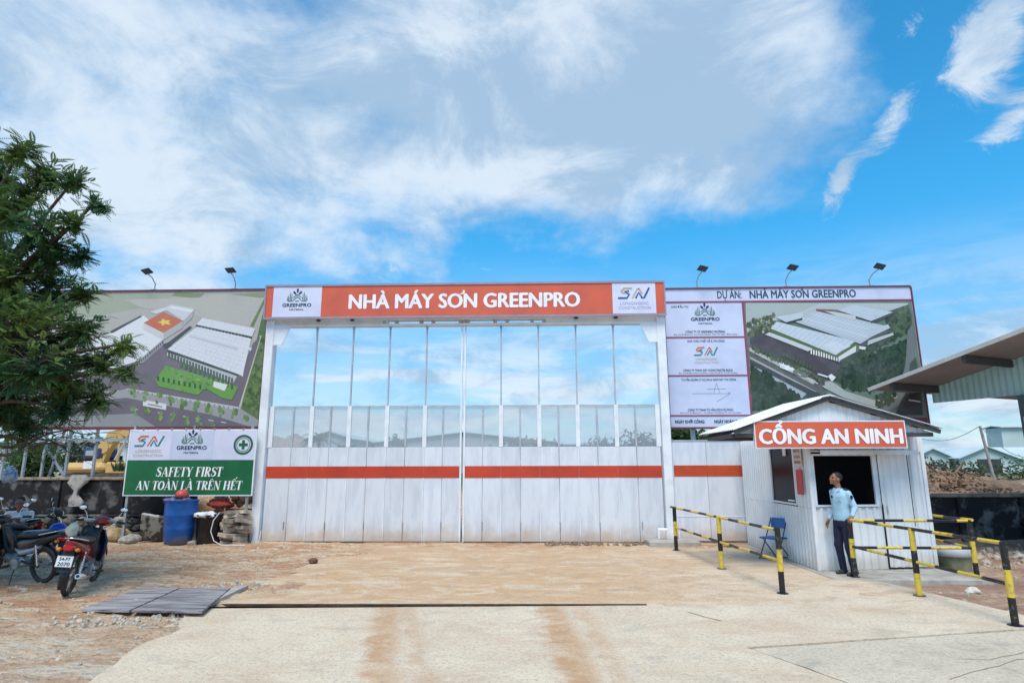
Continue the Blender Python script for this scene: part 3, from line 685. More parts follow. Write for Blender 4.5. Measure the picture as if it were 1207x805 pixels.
P.p([(-430, 140), (380, 150), (350, 190), (-430, 330)], (.33, .36, .27)); P.p([(390, 140), (530, 145), (500, 168), (375, 156)], (.20, .25, .12)); P.p([(640, 150), (835, 140), (830, 160), (760, 168)], (.24, .28, .16))
P.p([(150, 175), (500, 165), (620, 145), (820, 170), (750, 330), (480, 250), (240, 215)], (.44, .42, .38))
P.p([(835, 165), (822, 165), (700, 700), (785, 745)], (.10, .16, .06)); P.scat([(832, 180), (815, 330), (705, 690), (783, 735)], 150, [(.06, .11, .04), (.13, .20, .07), (.10, .15, .05)], 12, rnd=r1)
P.p([(760, 305), (822, 170), (812, 170), (745, 300)], (.15, .2, .08)); P.p([(800, 345), (792, 345), (690, 680), (700, 684)], (.5, .5, .42))
P.p([(-430, 560), (140, 480), (345, 380), (700, 520), (760, 380), (795, 350), (690, 690), (140, 600), (-430, 660)], (.155, .135, .165))
P.p([(-200, 420), (100, 330), (240, 250), (335, 330), (335, 362), (215, 465), (-100, 560)], (.66, .67, .70)); P.p([(215, 465), (335, 364), (335, 388), (215, 492)], (.30, .30, .32)); P.line((220, 478), (330, 386), 12, (.1, .1, .12), 3, 14)
P.p([(80, 325), (225, 250), (232, 256), (90, 334)], (.09, .09, .1)); P.p([(270, 232), (340, 213), (350, 225), (300, 243)], (.6, .6, .62))
P.p([(335, 215), (368, 197), (482, 218), (470, 262), (425, 275)], (.55, .56, .58)); P.p([(375, 205), (475, 224), (468, 236), (360, 214)], (.66, .67, .7)); P.p([(482, 220), (470, 262), (430, 300), (428, 276)], (.38, .38, .4))
P.p([(335, 332), (425, 276), (425, 310), (335, 366)], (.42, .40, .40)); P.p([(240, 285), (250, 290), (335, 334), (335, 366), (240, 315)], (.56, .55, .56))
P.ribs((-200, 420), (335, 332), (215, 465), (-100, 560), 14, (.54, .55, .58)) if False else None; P.p([(240, 285), (335, 233), (425, 275), (335, 332)], (.50, .15, .09)); 
P.p([(305, 283), (325, 277), (330, 264), (345, 274), (368, 272), (358, 283), (372, 294), (345, 290), (328, 298), (325, 287)], (.72, .55, .10))
P.p([(330, 390), (360, 375), (460, 300), (470, 306), (345, 410)], (.07, .07, .09))
P.p([(355, 410), (350, 440), (665, 572), (690, 530)], (.45, .46, .47)); P.line((362, 450), (660, 570), 22, (.08, .11, .10), 5, 24); P.p([(355, 412), (690, 528), (686, 538), (352, 424)], (.06, .08, .08))
P.p([(355, 410), (500, 300), (752, 356), (715, 515), (712, 540), (690, 528)], (.66, .67, .72)); P.p([(490, 293), (520, 262), (770, 312), (755, 350)], (.62, .63, .67)); P.p([(490, 293), (755, 352), (752, 360), (488, 302)], (.05, .05, .06))
P.ribs((355, 410), (500, 300), (752, 356), (690, 528), 9, (.57, .58, .63)); P.ribs((500, 300), (752, 356), (690, 528), (355, 410), 16, (.60, .61, .66)); P.p([(455, 350), (460, 344), (690, 405), (685, 414)], (.5, .5, .55)); P.p([(740, 400), (755, 403), (750, 418), (735, 414)], (.6, .6, .62))
P.p([(345, 488), (610, 560), (690, 590), (660, 650), (610, 640), (530, 592), (500, 628), (310, 585), (298, 555)], (.14, .30, .07)); P.scat([(345, 492), (600, 560), (500, 620), (315, 580)], 60, [(.17, .34, .09), (.11, .25, .06)], 9, .6, rnd=r1)
P.line((310, 560), (510, 600), 9, (.03, .10, .03), 5, 22); P.line((420, 495), (660, 600), 12, (.05, .14, .05), 6, 26); P.p([(575, 562), (640, 578), (625, 608), (570, 588)], (.66, .68, .66))
P.p([(-430, 690), (150, 600), (700, 690), (785, 745), (785, 778), (-430, 778)], (.30, .30, .31)); P.p([(-430, 700), (160, 640), (560, 720), (740, 775), (560, 778), (-430, 778)], (.14, .12, .15))
P.p([(150, 600), (170, 596), (700, 685), (695, 700)], (.46, .46, .47)); P.line((170, 610), (690, 700), 24, (.2, .2, .21), 3, 10)
for i in range(8): P.p([(190 + i * 60, 690 + i * 9), (215 + i * 60, 694 + i * 9), (213 + i * 60, 698 + i * 9), (188 + i * 60, 694 + i * 9)], (.55, .55, .55))
P.p([(240, 650), (350, 670), (348, 698), (238, 678)], (.62, .62, .62)); P.p([(262, 668), (330, 681), (330, 686), (262, 673)], (.12, .12, .2)); P.p([(-430, 745), (200, 715), (300, 778), (-430, 778)], (.24, .25, .26))
for i in range(10): P.scat([(180 + i * 60, 600 + i * 12), (200 + i * 60, 600 + i * 12), (200 + i * 60, 640 + i * 12), (180 + i * 60, 640 + i * 12)], 5, [(.10, .20, .06), (.16, .28, .08)], 9, rnd=r1)
for i in range(7): P.scat([(185 + i * 62, 680 + i * 11), (205 + i * 62, 680 + i * 11), (205 + i * 62, 720 + i * 11), (185 + i * 62, 720 + i * 11)], 5, [(.12, .20, .06), (.18, .26, .1)], 10, rnd=r1)
part('printed_picture', P.g, printm, lb)
for k, x in enumerate((at(5, 540, 16.75).x, at(30, 540, 16.75).x, at(52, 540, 16.75).x, at(80, 540, 16.75).x, at(112, 540, 16.75).x, at(151, 540, 16.75).x, -8.4)):
    g = MB(); g.b2((x - .03, BY + .20, .6), (x + .03, BY + .26, lz1 - .3)); part('support_post', g, steel, lb)
g = MB(); g.b2((lx0, BY + .10, 2.55), (-10.3, BY + .19, 2.63)); g.b2((lx0, BY + .10, 4.8), (lx1, BY + .19, 4.88)); part('support_rail', g, steel, lb)
g = MB(); g.bar((at(40, 520, BY + .4).x, BY + .4, 2.9), (at(95, 520, BY + .4).x, BY + .4, 1.2), .05, mi=0); g.bar((at(75, 520, BY + .4).x, BY + .4, 2.9), (at(60, 520, BY + .4).x, BY + .4, 1.2), .05); part('brace', g, steel, lb)
for k, (px, ln, rz, lab) in enumerate(((182, -1, .15, 'left of the two floodlights on the left billboard, next to the tree'), (277, -.4, .1, 'right of the two floodlights on the left billboard'))):
    p = at(px, 342, BY + .04); floodlight((p.x, BY + .04, lz1 + .05), ln, rz, lab, 'floodlights on top of the billboards')

# right board
rx0, rx1, rz0, rz1 = 3.69, 10.38, 2.86, 6.64
rb = thing('billboard', 'right billboard with three white text panels beside an aerial factory picture', 'billboard', ((rx0 + rx1) / 2, BY, 0))
g = MB(); g.b2((rx0, BY, rz0), (rx1, BY + .08, rz1)); part('board', g, boardw, rb)
g = MB(); fr = .03
g.b2((rx0 - .01, BY - .03, rz1 - .005), (rx1 + .01, BY + .085, rz1 + .035)); g.b2((rx0 - .01, BY - .03, rz0 - .045), (rx1 + .01, BY + .085, rz0)); g.b2((rx0 - .035, BY - .03, rz0 + .002), (rx0, BY + .085, rz1 - .007)); g.b2((rx1, BY - .03, rz0 + .002), (rx1 + .035, BY + .085, rz1 - .007)); part('frame', g, maroon, rb)
def Rp(a, b): return (770 + a / 3.658, 300 + b / 3.658)
zt_ = pb(*Rp(380, 203)).z; xv = pb(*Rp(405, 450)).x; zz1 = pb(*Rp(200, 357)).z; zz2 = pb(*Rp(200, 522)).z; zz3 = pb(*Rp(200, 694)).z
g = MB(); g.b2((rx0, BY - .012, zt_ - .025), (rx1, BY - .002, zt_ + .02)); g.b2((xv - .03, BY - .012, rz0), (xv + .03, BY - .002, zt_ - .027))
for z in (zz1, zz2, zz3): g.b2((rx0, BY - .012, z - .018), (xv - .032, BY - .002, z + .018))
part('divider', g, mat('purple_red_print', (.26, .06, .10), .5), rb)
g = MB(); g.b2((xv + .032, BY - .003, rz0), (rx1 - .01, BY - .0015, rz0 + .22)); part('foot_band', g, maroon, rb)
ca, cb = pb(*Rp(275, 163)), pb(*Rp(378, 163)); da, db = pb(*Rp(415, 163)), pb(*Rp(872, 163)); zc = (zt_ + rz1) / 2 + .02
g = MB(); textmb(g, 'DỰ ÁN:', ((ca.x + cb.x) / 2, BY - .003, zc), X_, Z_, width=cb.x - ca.x, height=.215, bold=.01); textmb(g, 'NHÀ MÁY SƠN GREENPRO', ((da.x + db.x) / 2, BY - .003, zc), X_, Z_, width=db.x - da.x, height=.225, bold=.018)
textmb(g, 'ĐỊA ĐIỂM: KHU CÔNG NGHIỆP, TỈNH TÂY NINH, VIỆT NAM - CHỦ ĐẦU TƯ CÔNG TY CP GREENPRO', ((da.x + db.x) / 2, BY - .003, zc - .21), X_, Z_, width=(db.x - da.x) * .96, height=.06); part('lettering', g, mat('dark_teal_print', (.015, .06, .11), .5), rb)
xm_ = (rx0 + xv) / 2; ttl = [(zz1, zt_), (zz2, zz1), (zz3, zz2)]
g = MB()
textmb(g, 'CHỦ ĐẦU TƯ:', (rx0 + .18, BY - .003, zt_ - .13), X_, Z_, height=.055, bold=.02, align='l')
textmb(g, 'CÔNG TY CP GREENPRO MATERIAL', (xm_, BY - .003, zz1 + .155), X_, Z_, width=1.08, height=.065, bold=.012)
textmb(g, 'ĐỊA CHỈ: ĐƯỜNG SỐ 4, KHU CÔNG NGHIỆP, TỈNH TÂY NINH - ĐIỆN THOẠI', (xm_, BY - .003, zz1 + .075), X_, Z_, width=1.7, height=.038)
textmb(g, 'NHÀ THẦU THIẾT KẾ & THI CÔNG', (xm_, BY - .003, zz1 - .105), X_, Z_, width=1.0, height=.055, bold=.012)
textmb(g, 'CÔNG TY TNHH XÂY DỰNG MASTER BUILD', (xm_, BY - .003, zz2 + .145), X_, Z_, width=1.32, height=.065, bold=.012)
textmb(g, 'ĐỊA CHỈ: ĐƯỜNG PHẠM VĂN ĐỒNG, QUẬN THỦ ĐỨC, TP. HỒ CHÍ MINH', (xm_, BY - .003, zz2 + .065), X_, Z_, width=1.55, height=.038)
textmb(g, 'TƯ VẤN QUẢN LÝ DỰ ÁN & GIÁM SÁT THI CÔNG', (xm_, BY - .003, zz2 - .11), X_, Z_, width=1.45, height=.06, bold=.012)
textmb(g, 'CÔNG TY TNHH TƯ VẤN DỊCH VỤ PHÚC', (xm_, BY - .003, zz3 + .15), X_, Z_, width=1.2, height=.065, bold=.012)
textmb(g, 'ĐỊA CHỈ: ĐƯỜNG SỐ 11, PHƯỜNG TAM BÌNH, TP. HỒ CHÍ MINH', (xm_, BY - .003, zz3 + .07), X_, Z_, width=1.6, height=.035)
textmb(g, 'NGÀY KHỞI CÔNG:          NGÀY HOÀN THÀNH:', (rx0 + .12, BY - .003, rz0 + .145), X_, Z_, width=1.9, height=.085, bold=.03, align='l')
part('lettering', g, navy, rb)
g = MB()   # thin triangle sketch mark
O_ = V((xm_, BY, (zz2 + zz3) / 2 + .05))
for a, b in (((-.45, .0), (.55, .0)), ((.12, .0), (.20, .28)), ((.20, .28), (.28, .0)), ((-.05, .12), (.45, .12)), ((.55, .0), (.18, -.22)), ((.50, .03), (.55, 0))): ribbon(g, [a, b], .012, O_, X_, Z_, .004)
part('line_mark', g, mat('grey_blue_print', (.25, .30, .45), .5), rb)
plogo(rb, (xm_ + .02, BY - .003, (zt_ + zz1) / 2 + .12), .62); snlogo(rb, (xm_ - .02, BY - .003, (zz1 + zz2) / 2 + .06), .50)
P = Print(Rp, .50); r1 = random.Random(5)
P.g.poly([(xv + .032, BY - .004, rz0 + .22), (rx1 - .01, BY - .004, rz0 + .22), (rx1 - .01, BY - .004, zt_ - .027), (xv + .032, BY - .004, zt_ - .027)], c=(.12, .17, .13))
P.p([(398, 209), (1098, 210), (1112, 260), (400, 290)], (.42, .46, .46)); P.p([(398, 209), (720, 210), (640, 245), (520, 275), (405, 340), (400, 290)], (.36, .41, .40)); P.scat([(405, 290), (520, 260), (520, 330), (410, 350)], 90, [(.16, .22, .12), (.3, .33, .22), (.1, .15, .09)], 9, rnd=r1)
P.p([(1000, 250), (1100, 215), (1112, 260), (1118, 330), (1020, 345)], (.11, .17, .10)); P.scat([(1000, 260), (1095, 222), (1110, 330), (1020, 370)], 140, [(.06, .11, .06), (.14, .20, .10)], 9, rnd=r1)
P.p([(415, 360), (500, 330), (880, 470), (860, 505), (745, 545), (420, 400)], (.12, .10, .125)); P.p([(412, 385), (760, 545), (742, 615), (415, 470)], (.20, .21, .20)); P.p([(414, 400), (700, 545), (690, 560), (414, 415)], (.42, .43, .40)); P.p([(416, 440), (700, 590), (700, 598), (416, 448)], (.35, .36, .35))
P.p([(418, 455), (740, 612), (770, 650), (425, 670)], (.10, .11, .12)); P.p([(470, 500), (660, 600), (640, 620), (425, 480)], (.30, .36, .38))
P.scat([(420, 485), (480, 515), (645, 625), (428, 668)], 260, [(.025, .06, .03), (.05, .10, .05), (.03, .07, .04)], 11, 1.7, rnd=r1)
P.p([(800, 500), (1105, 360), (1125, 480), (935, 590), (815, 560), (770, 530)], (.05, .08, .05)); P.scat([(800, 505), (1095, 370), (1118, 475), (935, 590), (820, 560), (775, 530)], 420, [(.02, .05, .025), (.05, .10, .05), (.035, .075, .04), (.06, .12, .06)], 10, 1.8, rnd=r1)
P.p([(1115, 300), (1122, 340), (1125, 480), (1060, 650), (1000, 690), (960, 690), (1050, 600), (1085, 480), (1095, 330)], (.28, .31, .31)); P.p([(740, 548), (765, 545), (830, 590), (960, 630), (1045, 600), (1050, 615), (960, 660), (820, 618), (735, 575)], (.34, .37, .35))
P.p([(735, 600), (900, 650), (960, 692), (770, 692)], (.08, .11, .08)); P.scat([(770, 625), (900, 660), (940, 690), (770, 690)], 60, [(.04, .08, .04), (.08, .13, .07)], 9, rnd=r1); P.scat([(960, 610), (1040, 590), (1030, 640), (960, 655)], 50, [(.04, .08, .04), (.08, .13, .06)], 9, rnd=r1)
P.p([(1095, 580), (1150, 560), (1160, 692), (1040, 692)], (.075, .07, .09)); P.p([(1098, 624), (1150, 632), (1150, 638), (1098, 630)], (.5, .5, .55)); P.p([(1105, 470), (1130, 440), (1150, 560), (1095, 580)], (.10, .14, .09))
P.p([(510, 345), (500, 335), (870, 400), (875, 425), (800, 470)], (.08, .10, .08)); P.p([(480, 345), (500, 336), (690, 405), (665, 418)], (.50, .54, .56)); P.line((430, 410), (660, 500), 15, (.07, .13, .05), 5, 16); P.line((680, 430), (800, 462), 12, (.7, .7, .68), 3, 22); P.line((560, 440), (690, 500), 10, (.12, .17, .08), 5, 18)
P.p([(800, 460), (1020, 350), (1035, 360), (830, 490)], (.09, .13, .08)); P.scat([(800, 470), (1030, 355), (1040, 370), (830, 500)], 50, [(.12, .18, .09), (.06, .1, .05)], 7, rnd=r1)
P.p([(790, 432), (872, 385), (872, 420), (800, 458)], (.58, .60, .60)); P.p([(505, 318), (785, 430), (868, 380), (874, 392), (790, 446), (505, 336)], (.16, .26, .09)); P.p([(505, 320), (530, 290), (870, 375), (785, 434)], (.50, .56, .62)); P.ribs((505, 320), (785, 434), (870, 375), (530, 290), 15, (.40, .46, .52)); P.p([(730, 390), (770, 375), (850, 395), (785, 430)], (.55, .60, .66))
P.p([(890, 385), (1012, 318), (1016, 335), (900, 402)], (.14, .17, .17)); P.p([(612, 292), (700, 238), (1012, 312), (890, 386)], (.42, .47, .53)); P.p([(640, 292), (705, 248), (985, 315), (892, 370)], (.46, .52, .58)); P.ribs((612, 292), (890, 386), (1012, 312), (700, 238), 18, (.36, .41, .47)); P.ribs((612, 292), (700, 238), (1012, 312), (890, 386), 3, (.58, .63, .68), .08); P.p([(525, 270), (645, 250), (642, 274), (570, 293)], (.47, .53, .58)); P.p([(570, 293), (642, 274), (640, 284), (575, 298)], (.08, .1, .1))
P.p([(700, 236), (795, 248), (872, 262), (868, 284), (700, 244)], (.34, .14, .12)); P.p([(735, 244), (790, 250), (870, 266), (870, 284), (800, 270)], (.50, .52, .52)); P.p([(790, 240), (855, 216), (1030, 250), (935, 288)], (.48, .54, .60)); P.ribs((790, 240), (935, 288), (1030, 250), (855, 216), 10, (.38, .44, .50)); P.p([(935, 288), (1030, 252), (1030, 262), (938, 298)], (.10, .12, .12)); P.p([(700, 235), (860, 212), (870, 216), (800, 240)], (.42, .45, .45))
P.p([(930, 318), (1010, 303), (1018, 318), (925, 362)], (.44, .49, .54)); P.p([(925, 372), (1030, 338), (1034, 348), (920, 392)], (.45, .48, .48)); P.p([(540, 468), (548, 462), (608, 492), (605, 512), (545, 488)], (.70, .72, .72)); P.p([(600, 500), (640, 485), (685, 510), (660, 528), (600, 515)], (.30, .33, .28)); P.p([(750, 525), (765, 515), (785, 530), (768, 548)], (.66, .68, .68)); P.p([(708, 512), (750, 525), (748, 532), (706, 518)], (.6, .62, .62)); P.p([(885, 395), (915, 400), (910, 412), (885, 408)], (.6, .62, .62))
for i in range(9): P.p([(440 + i * 36, 425 + i * 17.5), (456 + i * 36, 433 + i * 17.5), (455 + i * 36, 437 + i * 17.5), (439 + i * 36, 429 + i * 17.5)], (.5, .5, .5))
for i in range(26): P.scat([(424 + i * 12, 396 + i * 5.5), (434 + i * 12, 400 + i * 5.5), (434 + i * 12, 415 + i * 5.5), (424 + i * 12, 411 + i * 5.5)], 2, [(.10, .17, .07), (.18, .24, .1)], 5, rnd=r1)
part('printed_picture', P.g, printm, rb)
for x in (4.3, 6.2, 8.1, 10.0):
    g = MB(); g.b2((x - .05, BY + .12, -.05), (x + .05, BY + .22, rz1 - .2)); part('support_post', g, steel, rb)
g = MB(); g.b2((rx0, BY + .09, 3.2), (rx1, BY + .118, 3.28)); g.b2((rx0, BY + .09, 5.6), (rx1, BY + .118, 5.68)); part('support_rail', g, steel, rb)
for k, (px, ln, rz, lab) in enumerate(((822, 1, -.1, 'leftmost of the three floodlights on the right billboard'), (927, 1, -.15, 'middle of the three floodlights on the right billboard'), (1026, 1.6, -.5, 'rightmost of the three floodlights, near the corner of the right billboard'))):
    p = at(px, 338, BY + .04); floodlight((p.x, BY + .04, rz1 + .035), ln, rz, lab, 'floodlights on top of the billboards')

# ------------------------------------------------------------------ safety sign, with hand drawn serif letters
SY = 15.55
s0, s1, sz0, sz1 = -10.27, -6.97, 1.15, 2.80
sg = thing('safety_sign', 'green and white sign reading SAFETY FIRST, left of the gate behind the blue barrel', 'sign', ((s0 + s1) / 2, SY, 0))
zmid = at(220, 542, SY).z
g = MB(); g.b2((s0, SY, sz0), (s1, SY + .03, sz1)); part('backing', g, white2, sg)
g = MB(); g.b2((s0 + .03, SY - .006, zmid), (s1 - .03, SY - .001, sz1 - .03)); up_ = part('white_field', g, signw, sg)
g = MB(); g.b2((s0 + .03, SY - .006, sz0 + .03), (s1 - .03, SY - .001, zmid - .003)); part('green_field', g, greenv, sg)
xa, xb = at(202, 520, SY).x, at(252, 520, SY).x
g = MB(); g.b2((xa, SY - .009, zmid + .02), (xb, SY - .0065, sz1 - .035)); part('logo_panel', g, boardw, sg)
zc = (zmid + sz1) / 2; plogo(sg, ((xa + xb) / 2, SY - .010, zc + .03), .62); snlogo(sg, (at(176, 525, SY).x, SY - .007, zc + .0), .58)
cx_ = at(287, 524, SY); g = MB(); C0 = V((cx_.x, SY - .010, cx_.z))
for rr, w_ in ((.225, .05), (.165, .014)):
    ribbon(g, [(rr * math.cos(2 * math.pi * k / 32), rr * math.sin(2 * math.pi * k / 32)) for k in range(33)], w_, C0, X_, Z_, .001)
for k in range(22):
    a = 2 * math.pi * k / 22; ribbon(g, [(.182 * math.cos(a), .182 * math.sin(a)), (.205 * math.cos(a), .205 * math.sin(a))], .012, C0, X_, Z_, .001)
g.b2(C0 + V((-.115, -.003, -.035)), C0 + V((.115, -.001, .035))); g.b2(C0 + V((-.035, -.0035, .0355)), C0 + V((.035, -.0015, .115))); g.b2(C0 + V((-.035, -.0035, -.115)), C0 + V((.035, -.0015, -.0355)))
part('cross_emblem', g, mat('emblem_green', (.01, .12, .05), .5), sg)
SER = {
 'S': ([([(.52, .74), (.50, .90), (.34, .97), (.18, .93), (.10, .78), (.18, .62), (.36, .50), (.50, .36), (.48, .16), (.32, .04), (.14, .08), (.06, .26)], [.03, .06, .07, .11, .15, .19, .21, .19, .15, .10, .06, .03]), ([(.53, .98), (.53, .70)], .03), ([(.05, .32), (.05, .02)], .03)], .60),
 'A': ([([(.10, 0), (.37, .98)], .05), ([(.37, 1.0), (.66, 0)], .19), ([(.18, .32), (.56, .32)], .05), ([(0, .02), (.24, .02)], .04), ([(.50, .02), (.80, .02)], .04)], .80),
 'F': ([([(.17, 0), (.17, 1)], .19), ([(.03, .98), (.58, .98)], .05), ([(.57, 1), (.57, .74)], .035), ([(.2, .52), (.42, .52)], .05), ([(.42, .66), (.42, .38)], .035), ([(.03, .02), (.34, .02)], .04)], .62),
 'E': ([([(.17, 0), (.17, 1)], .19), ([(.03, .98), (.60, .98)], .05), ([(.59, 1), (.59, .74)], .035), ([(.2, .52), (.42, .52)], .05), ([(.42, .66), (.42, .38)], .035), ([(.03, .02), (.62, .02)], .05), ([(.62, .0), (.62, .28)], .035)], .68),
 'T': ([([(.33, 0), (.33, 1)], .19), ([(.02, .98), (.64, .98)], .05), ([(.03, 1), (.03, .74)], .035), ([(.63, 1), (.63, .74)], .035), ([(.18, .02), (.48, .02)], .04)], .68),
 'Y': ([([(.36, 0), (.36, .46)], .19), ([(.10, .98), (.37, .44)], .19), ([(.60, .98), (.40, .46)], .05), ([(0, .98), (.28, .98)], .04), ([(.50, .98), (.74, .98)], .04), ([(.21, .02), (.51, .02)], .04)], .74),
 'I': ([([(.18, 0), (.18, 1)], .19), ([(.03, .98), (.33, .98)], .04), ([(.03, .02), (.33, .02)], .04)], .37),
 'R': ([([(.17, 0), (.17, 1)], .19), ([(.03, .98), (.36, .97), (.52, .88), (.54, .74), (.48, .58), (.32, .50), (.2, .50)], [.05, .06, .14, .19, .15, .06, .05]), ([(.34, .50), (.60, .02)], .18), ([(.03, .02), (.34, .02)], .04), ([(.56, .02), (.74, .02)], .04)], .74),
 'N': ([([(.13, 0), (.13, .98)], .05), ([(.13, .98), (.62, .0)], .17), ([(.63, 0), (.63, 1)], .05), ([(0, .98), (.2, .98)], .04), ([(.52, .98), (.76, .98)], .04), ([(.02, .02), (.26, .02)], .04)], .78),
 'O': ([([(.37 + .29 * math.cos(a), .5 + .46 * math.sin(a)) for a in [2 * math.pi * k / 20 for k in range(21)]], [.06 + .14 * abs(math.cos(2 * math.pi * k / 20)) for k in range(21)])], .76),
 'L': ([([(.17, 0), (.17, 1)], .19), ([(.03, .98), (.33, .98)], .04), ([(.03, .02), (.60, .02)], .05), ([(.60, 0), (.60, .28)], .035)], .64),
 'H': ([([(.17, 0), (.17, 1)], .19), ([(.64, 0), (.64, 1)], .19), ([(.2, .50), (.62, .50)], .05), ([(.03, .98), (.32, .98)], .04), ([(.5, .98), (.78, .98)], .04), ([(.03, .02), (.32, .02)], .04), ([(.5, .02), (.78, .02)], .04)], .83),
 ' ': ([], .34)}
ACC = {'À': ('A', [([(.25, 1.26), (.42, 1.08)], [.10, .03])]), 'Ê': ('E', [([(.16, 1.08), (.32, 1.24), (.48, 1.08)], .06)]), 'Ế': ('E', [([(.16, 1.08), (.32, 1.22), (.48, 1.08)], .06), ([(.44, 1.22), (.60, 1.40)], [.03, .10])])}
def serif(mb, body, O, width, h):
    adv = sum(SER[ACC.get(c, (c,))[0]][1] for c in body); k = width / adv; x = -width / 2
    for c in body:
        b = ACC.get(c, (c, [])); st = SER[b[0]][0] + b[1]
        for j, (pts, w_) in enumerate(st):
            q = [(x + px * k + .12 * py * h, (py - .5) * h) for px, py in pts]
            ws = [z * k for z in w_] if isinstance(w_, list) else w_ * (h if abs(pts[0][1] - pts[-1][1]) < .01 else k)
            ribbon(mb, q, ws, O, X_, Z_, .002 + .0002 * j)
        x += SER[b[0]][1] * k
g = MB(); A, B = at(184, 556, SY), at(262, 556, SY); serif(g, 'SAFETY FIRST', V(((A.x + B.x) / 2, SY - .007, A.z)), B.x - A.x, .235)
A, B = at(160, 572, SY), at(285, 572, SY); serif(g, 'AN TOÀN LÀ TRÊN HẾT', V(((A.x + B.x) / 2, SY - .007, A.z)), B.x - A.x, .215); part('lettering', g, letw, sg)
for x in (s0 + .1, (s0 + s1) / 2, s1 - .15):
    g = MB(); g.b2((x - .03, SY + .035, -.05), (x + .03, SY + .09, 2.9)); part('post', g, steel, sg)
for k in range(8):
    x = s0 + .35 + k * .37; g = MB(); g.b2((x - .02, SY - .02, sz1 - .01), (x + .02, SY + .06, sz1 + .03)); part('clip', g, steel, sg)

# ------------------------------------------------------------------ wall section between gate and booth
ws = thing('wall_section', 'short white metal wall with an orange red stripe between the gate and the guard booth', 'wall', (4.4, GY, 0))
wx = [3.54, 4.40, 5.34]
for a, b in zip(wx[:-1], wx[1:]):
    g = MB(); g.b2((a + .004, GY - .02, .05), (b - .004, GY + .02, 2.46), bev=.008); part('panel', g, white, ws)
    g = MB(); g.b2((a + (.03 if a < 4 else .002), GY - .029, 1.60), (b - .002, GY - .022, 1.87)); part('stripe_board', g, mat('orange_stripe_paint', (.50, .07, .02), .45), ws)
g = MB(); g.b2((3.54, GY - .03, 2.463), (5.36, GY + .03, 2.50)); part('cap', g, mull, ws)
g = MB(); g.b2((3.56, GY - .027, .62), (5.34, GY - .021, .65)); part('trim', g, white2, ws)
g = MB(); rock(g, (4.55, 15.2, .03), (.16, .12, .09), 3); tag(part('stone', g, rocko, None, (4.55, 15.2, 0)), 'small tan stone at the foot of the wall behind the left barrier', 'stone')
# ------------------------------------------------------------------ guard booth
P0, P1, P3 = (5.14, 11.78), (7.42, 12.135), (5.24, 15.75)
bt = thing('guard_booth', 'small white corrugated guard booth with a gable roof right of the gate', 'booth', (6.2, 13.2, 0))
def fp(px, py): return onp(px, py, P0, P1)
def wallpt(P, Q, s): d = (V((*Q, 0)) - V((*P, 0))); l = d.length; return (P[0] + d.x / l * s, P[1] + d.y / l * s)
def slen(P, Q, pt): return math.hypot(pt[0] - P[0], pt[1] - P[1])
FW = slen(P0, P1, P1); wl, wr_ = .05, slen(P0, P1, fp(1031, 570)); dl, dr = slen(P0, P1, fp(1040, 600)), slen(P0, P1, fp(1079, 640))
zs_, zw = 1.13, 2.05
A = lambda s: wallpt(P0, P1, s)
def cs(P, Q, z0, z1, n_off=1, **k):
    g = MB(); corr(g, P, Q, z0, z1, n_off=n_off, **k); return part('wall_sheet', g, kios, bt)
cs(A(.04), A(dl - .008), .01, zs_ - .03, pitch=.15, amp=.032); cs(A(0.04), A(FW - .03), zw + .05, 2.60, pitch=.15, amp=.032); cs(A(dr + .004), A(FW - .03), .01, zw + .05, pitch=.15, amp=.032)
cs(A(wr_ + .02), A(dl - .003), zs_ - .03, zw + .045, pitch=.13)
Bq = lambda s: wallpt(P0, P3, s); SW = slen(P0, P3, P3); v0, v1 = .68, 1.98
cs(Bq(.04), Bq(SW), .01, 1.08, n_off=-1, pitch=.15, amp=.030); cs(Bq(.04), Bq(v0 - .02), 1.085, 2.5, n_off=-1, pitch=.15, amp=.030); cs(Bq(v1 + .02), Bq(SW), 1.085, 2.45, n_off=-1, pitch=.15, amp=.030); cs(Bq(v0 - .02), Bq(v1 + .02), 2.24, 2.5, n_off=-1, pitch=.15, amp=.030)
cs((P1[0], P1[1]), (7.55, 15.9), .01, 2.5, n_off=1, pitch=.13); cs((5.26, 15.72), (7.55, 15.92), .01, 2.5, pitch=.2)
for P in (P0, P1):
    g = MB(); g.b2((P[0] - .035, P[1] - .035, .005), (P[0] + .035, P[1] + .035, 2.58), bev=.006); part('corner_trim', g, white2, bt)
def wframe(Pf, s0_, s1_, z0, z1, w_=.035, nm='window', out=1, glass=False):
    a, b = Pf(s0_), Pf(s1_); d = (V((*b, 0)) - V((*a, 0))).normalized(); nn = V((d.y, -d.x, 0)) * out; g = MB()
    o = nn * .012
    for (p, q) in (((a, z0), (b, z0)), ((a, z1), (b, z1))): g.bar(V((*p[0], p[1])) + o - d * w_ / 2, V((*q[0], q[1])) + o + d * w_ / 2, .06, w_)
    for p in (a, b): g.bar(V((*p, z0 + w_ / 2 + .001)) + o, V((*p, z1 - w_ / 2 - .001)) + o, .058, w_, up=nn)
    f = part(nm, g, white2, bt)
    if glass:
        g = MB(); m = Pf((s0_ + s1_) / 2)
        g.bar(V((*a, (z0 + z1) / 2)) + d * .02, V((*b, (z0 + z1) / 2)) - d * .02, .006, z1 - z0 - w_ * 1.1); part('pane', g, glassd, f)
    return f
wframe(A, wl, wr_, zs_, zw); f = wframe(Bq, v0, v1, 1.12, 2.22, out=-1, glass=True)
g = MB(); q = Bq(v0 + .45); g.b2((q[0] - .03, q[1] - .09, 2.05), (q[0] - .012, q[1] + .06, 2.20)); part('notice', g, cloth, bt)
g = MB(); q = Bq(v0 + .25); g.b2((q[0] - .03, q[1] - .16, 1.17), (q[0] - .012, q[1] + .16, 1.19)); part('handle', g, chrome, bt)
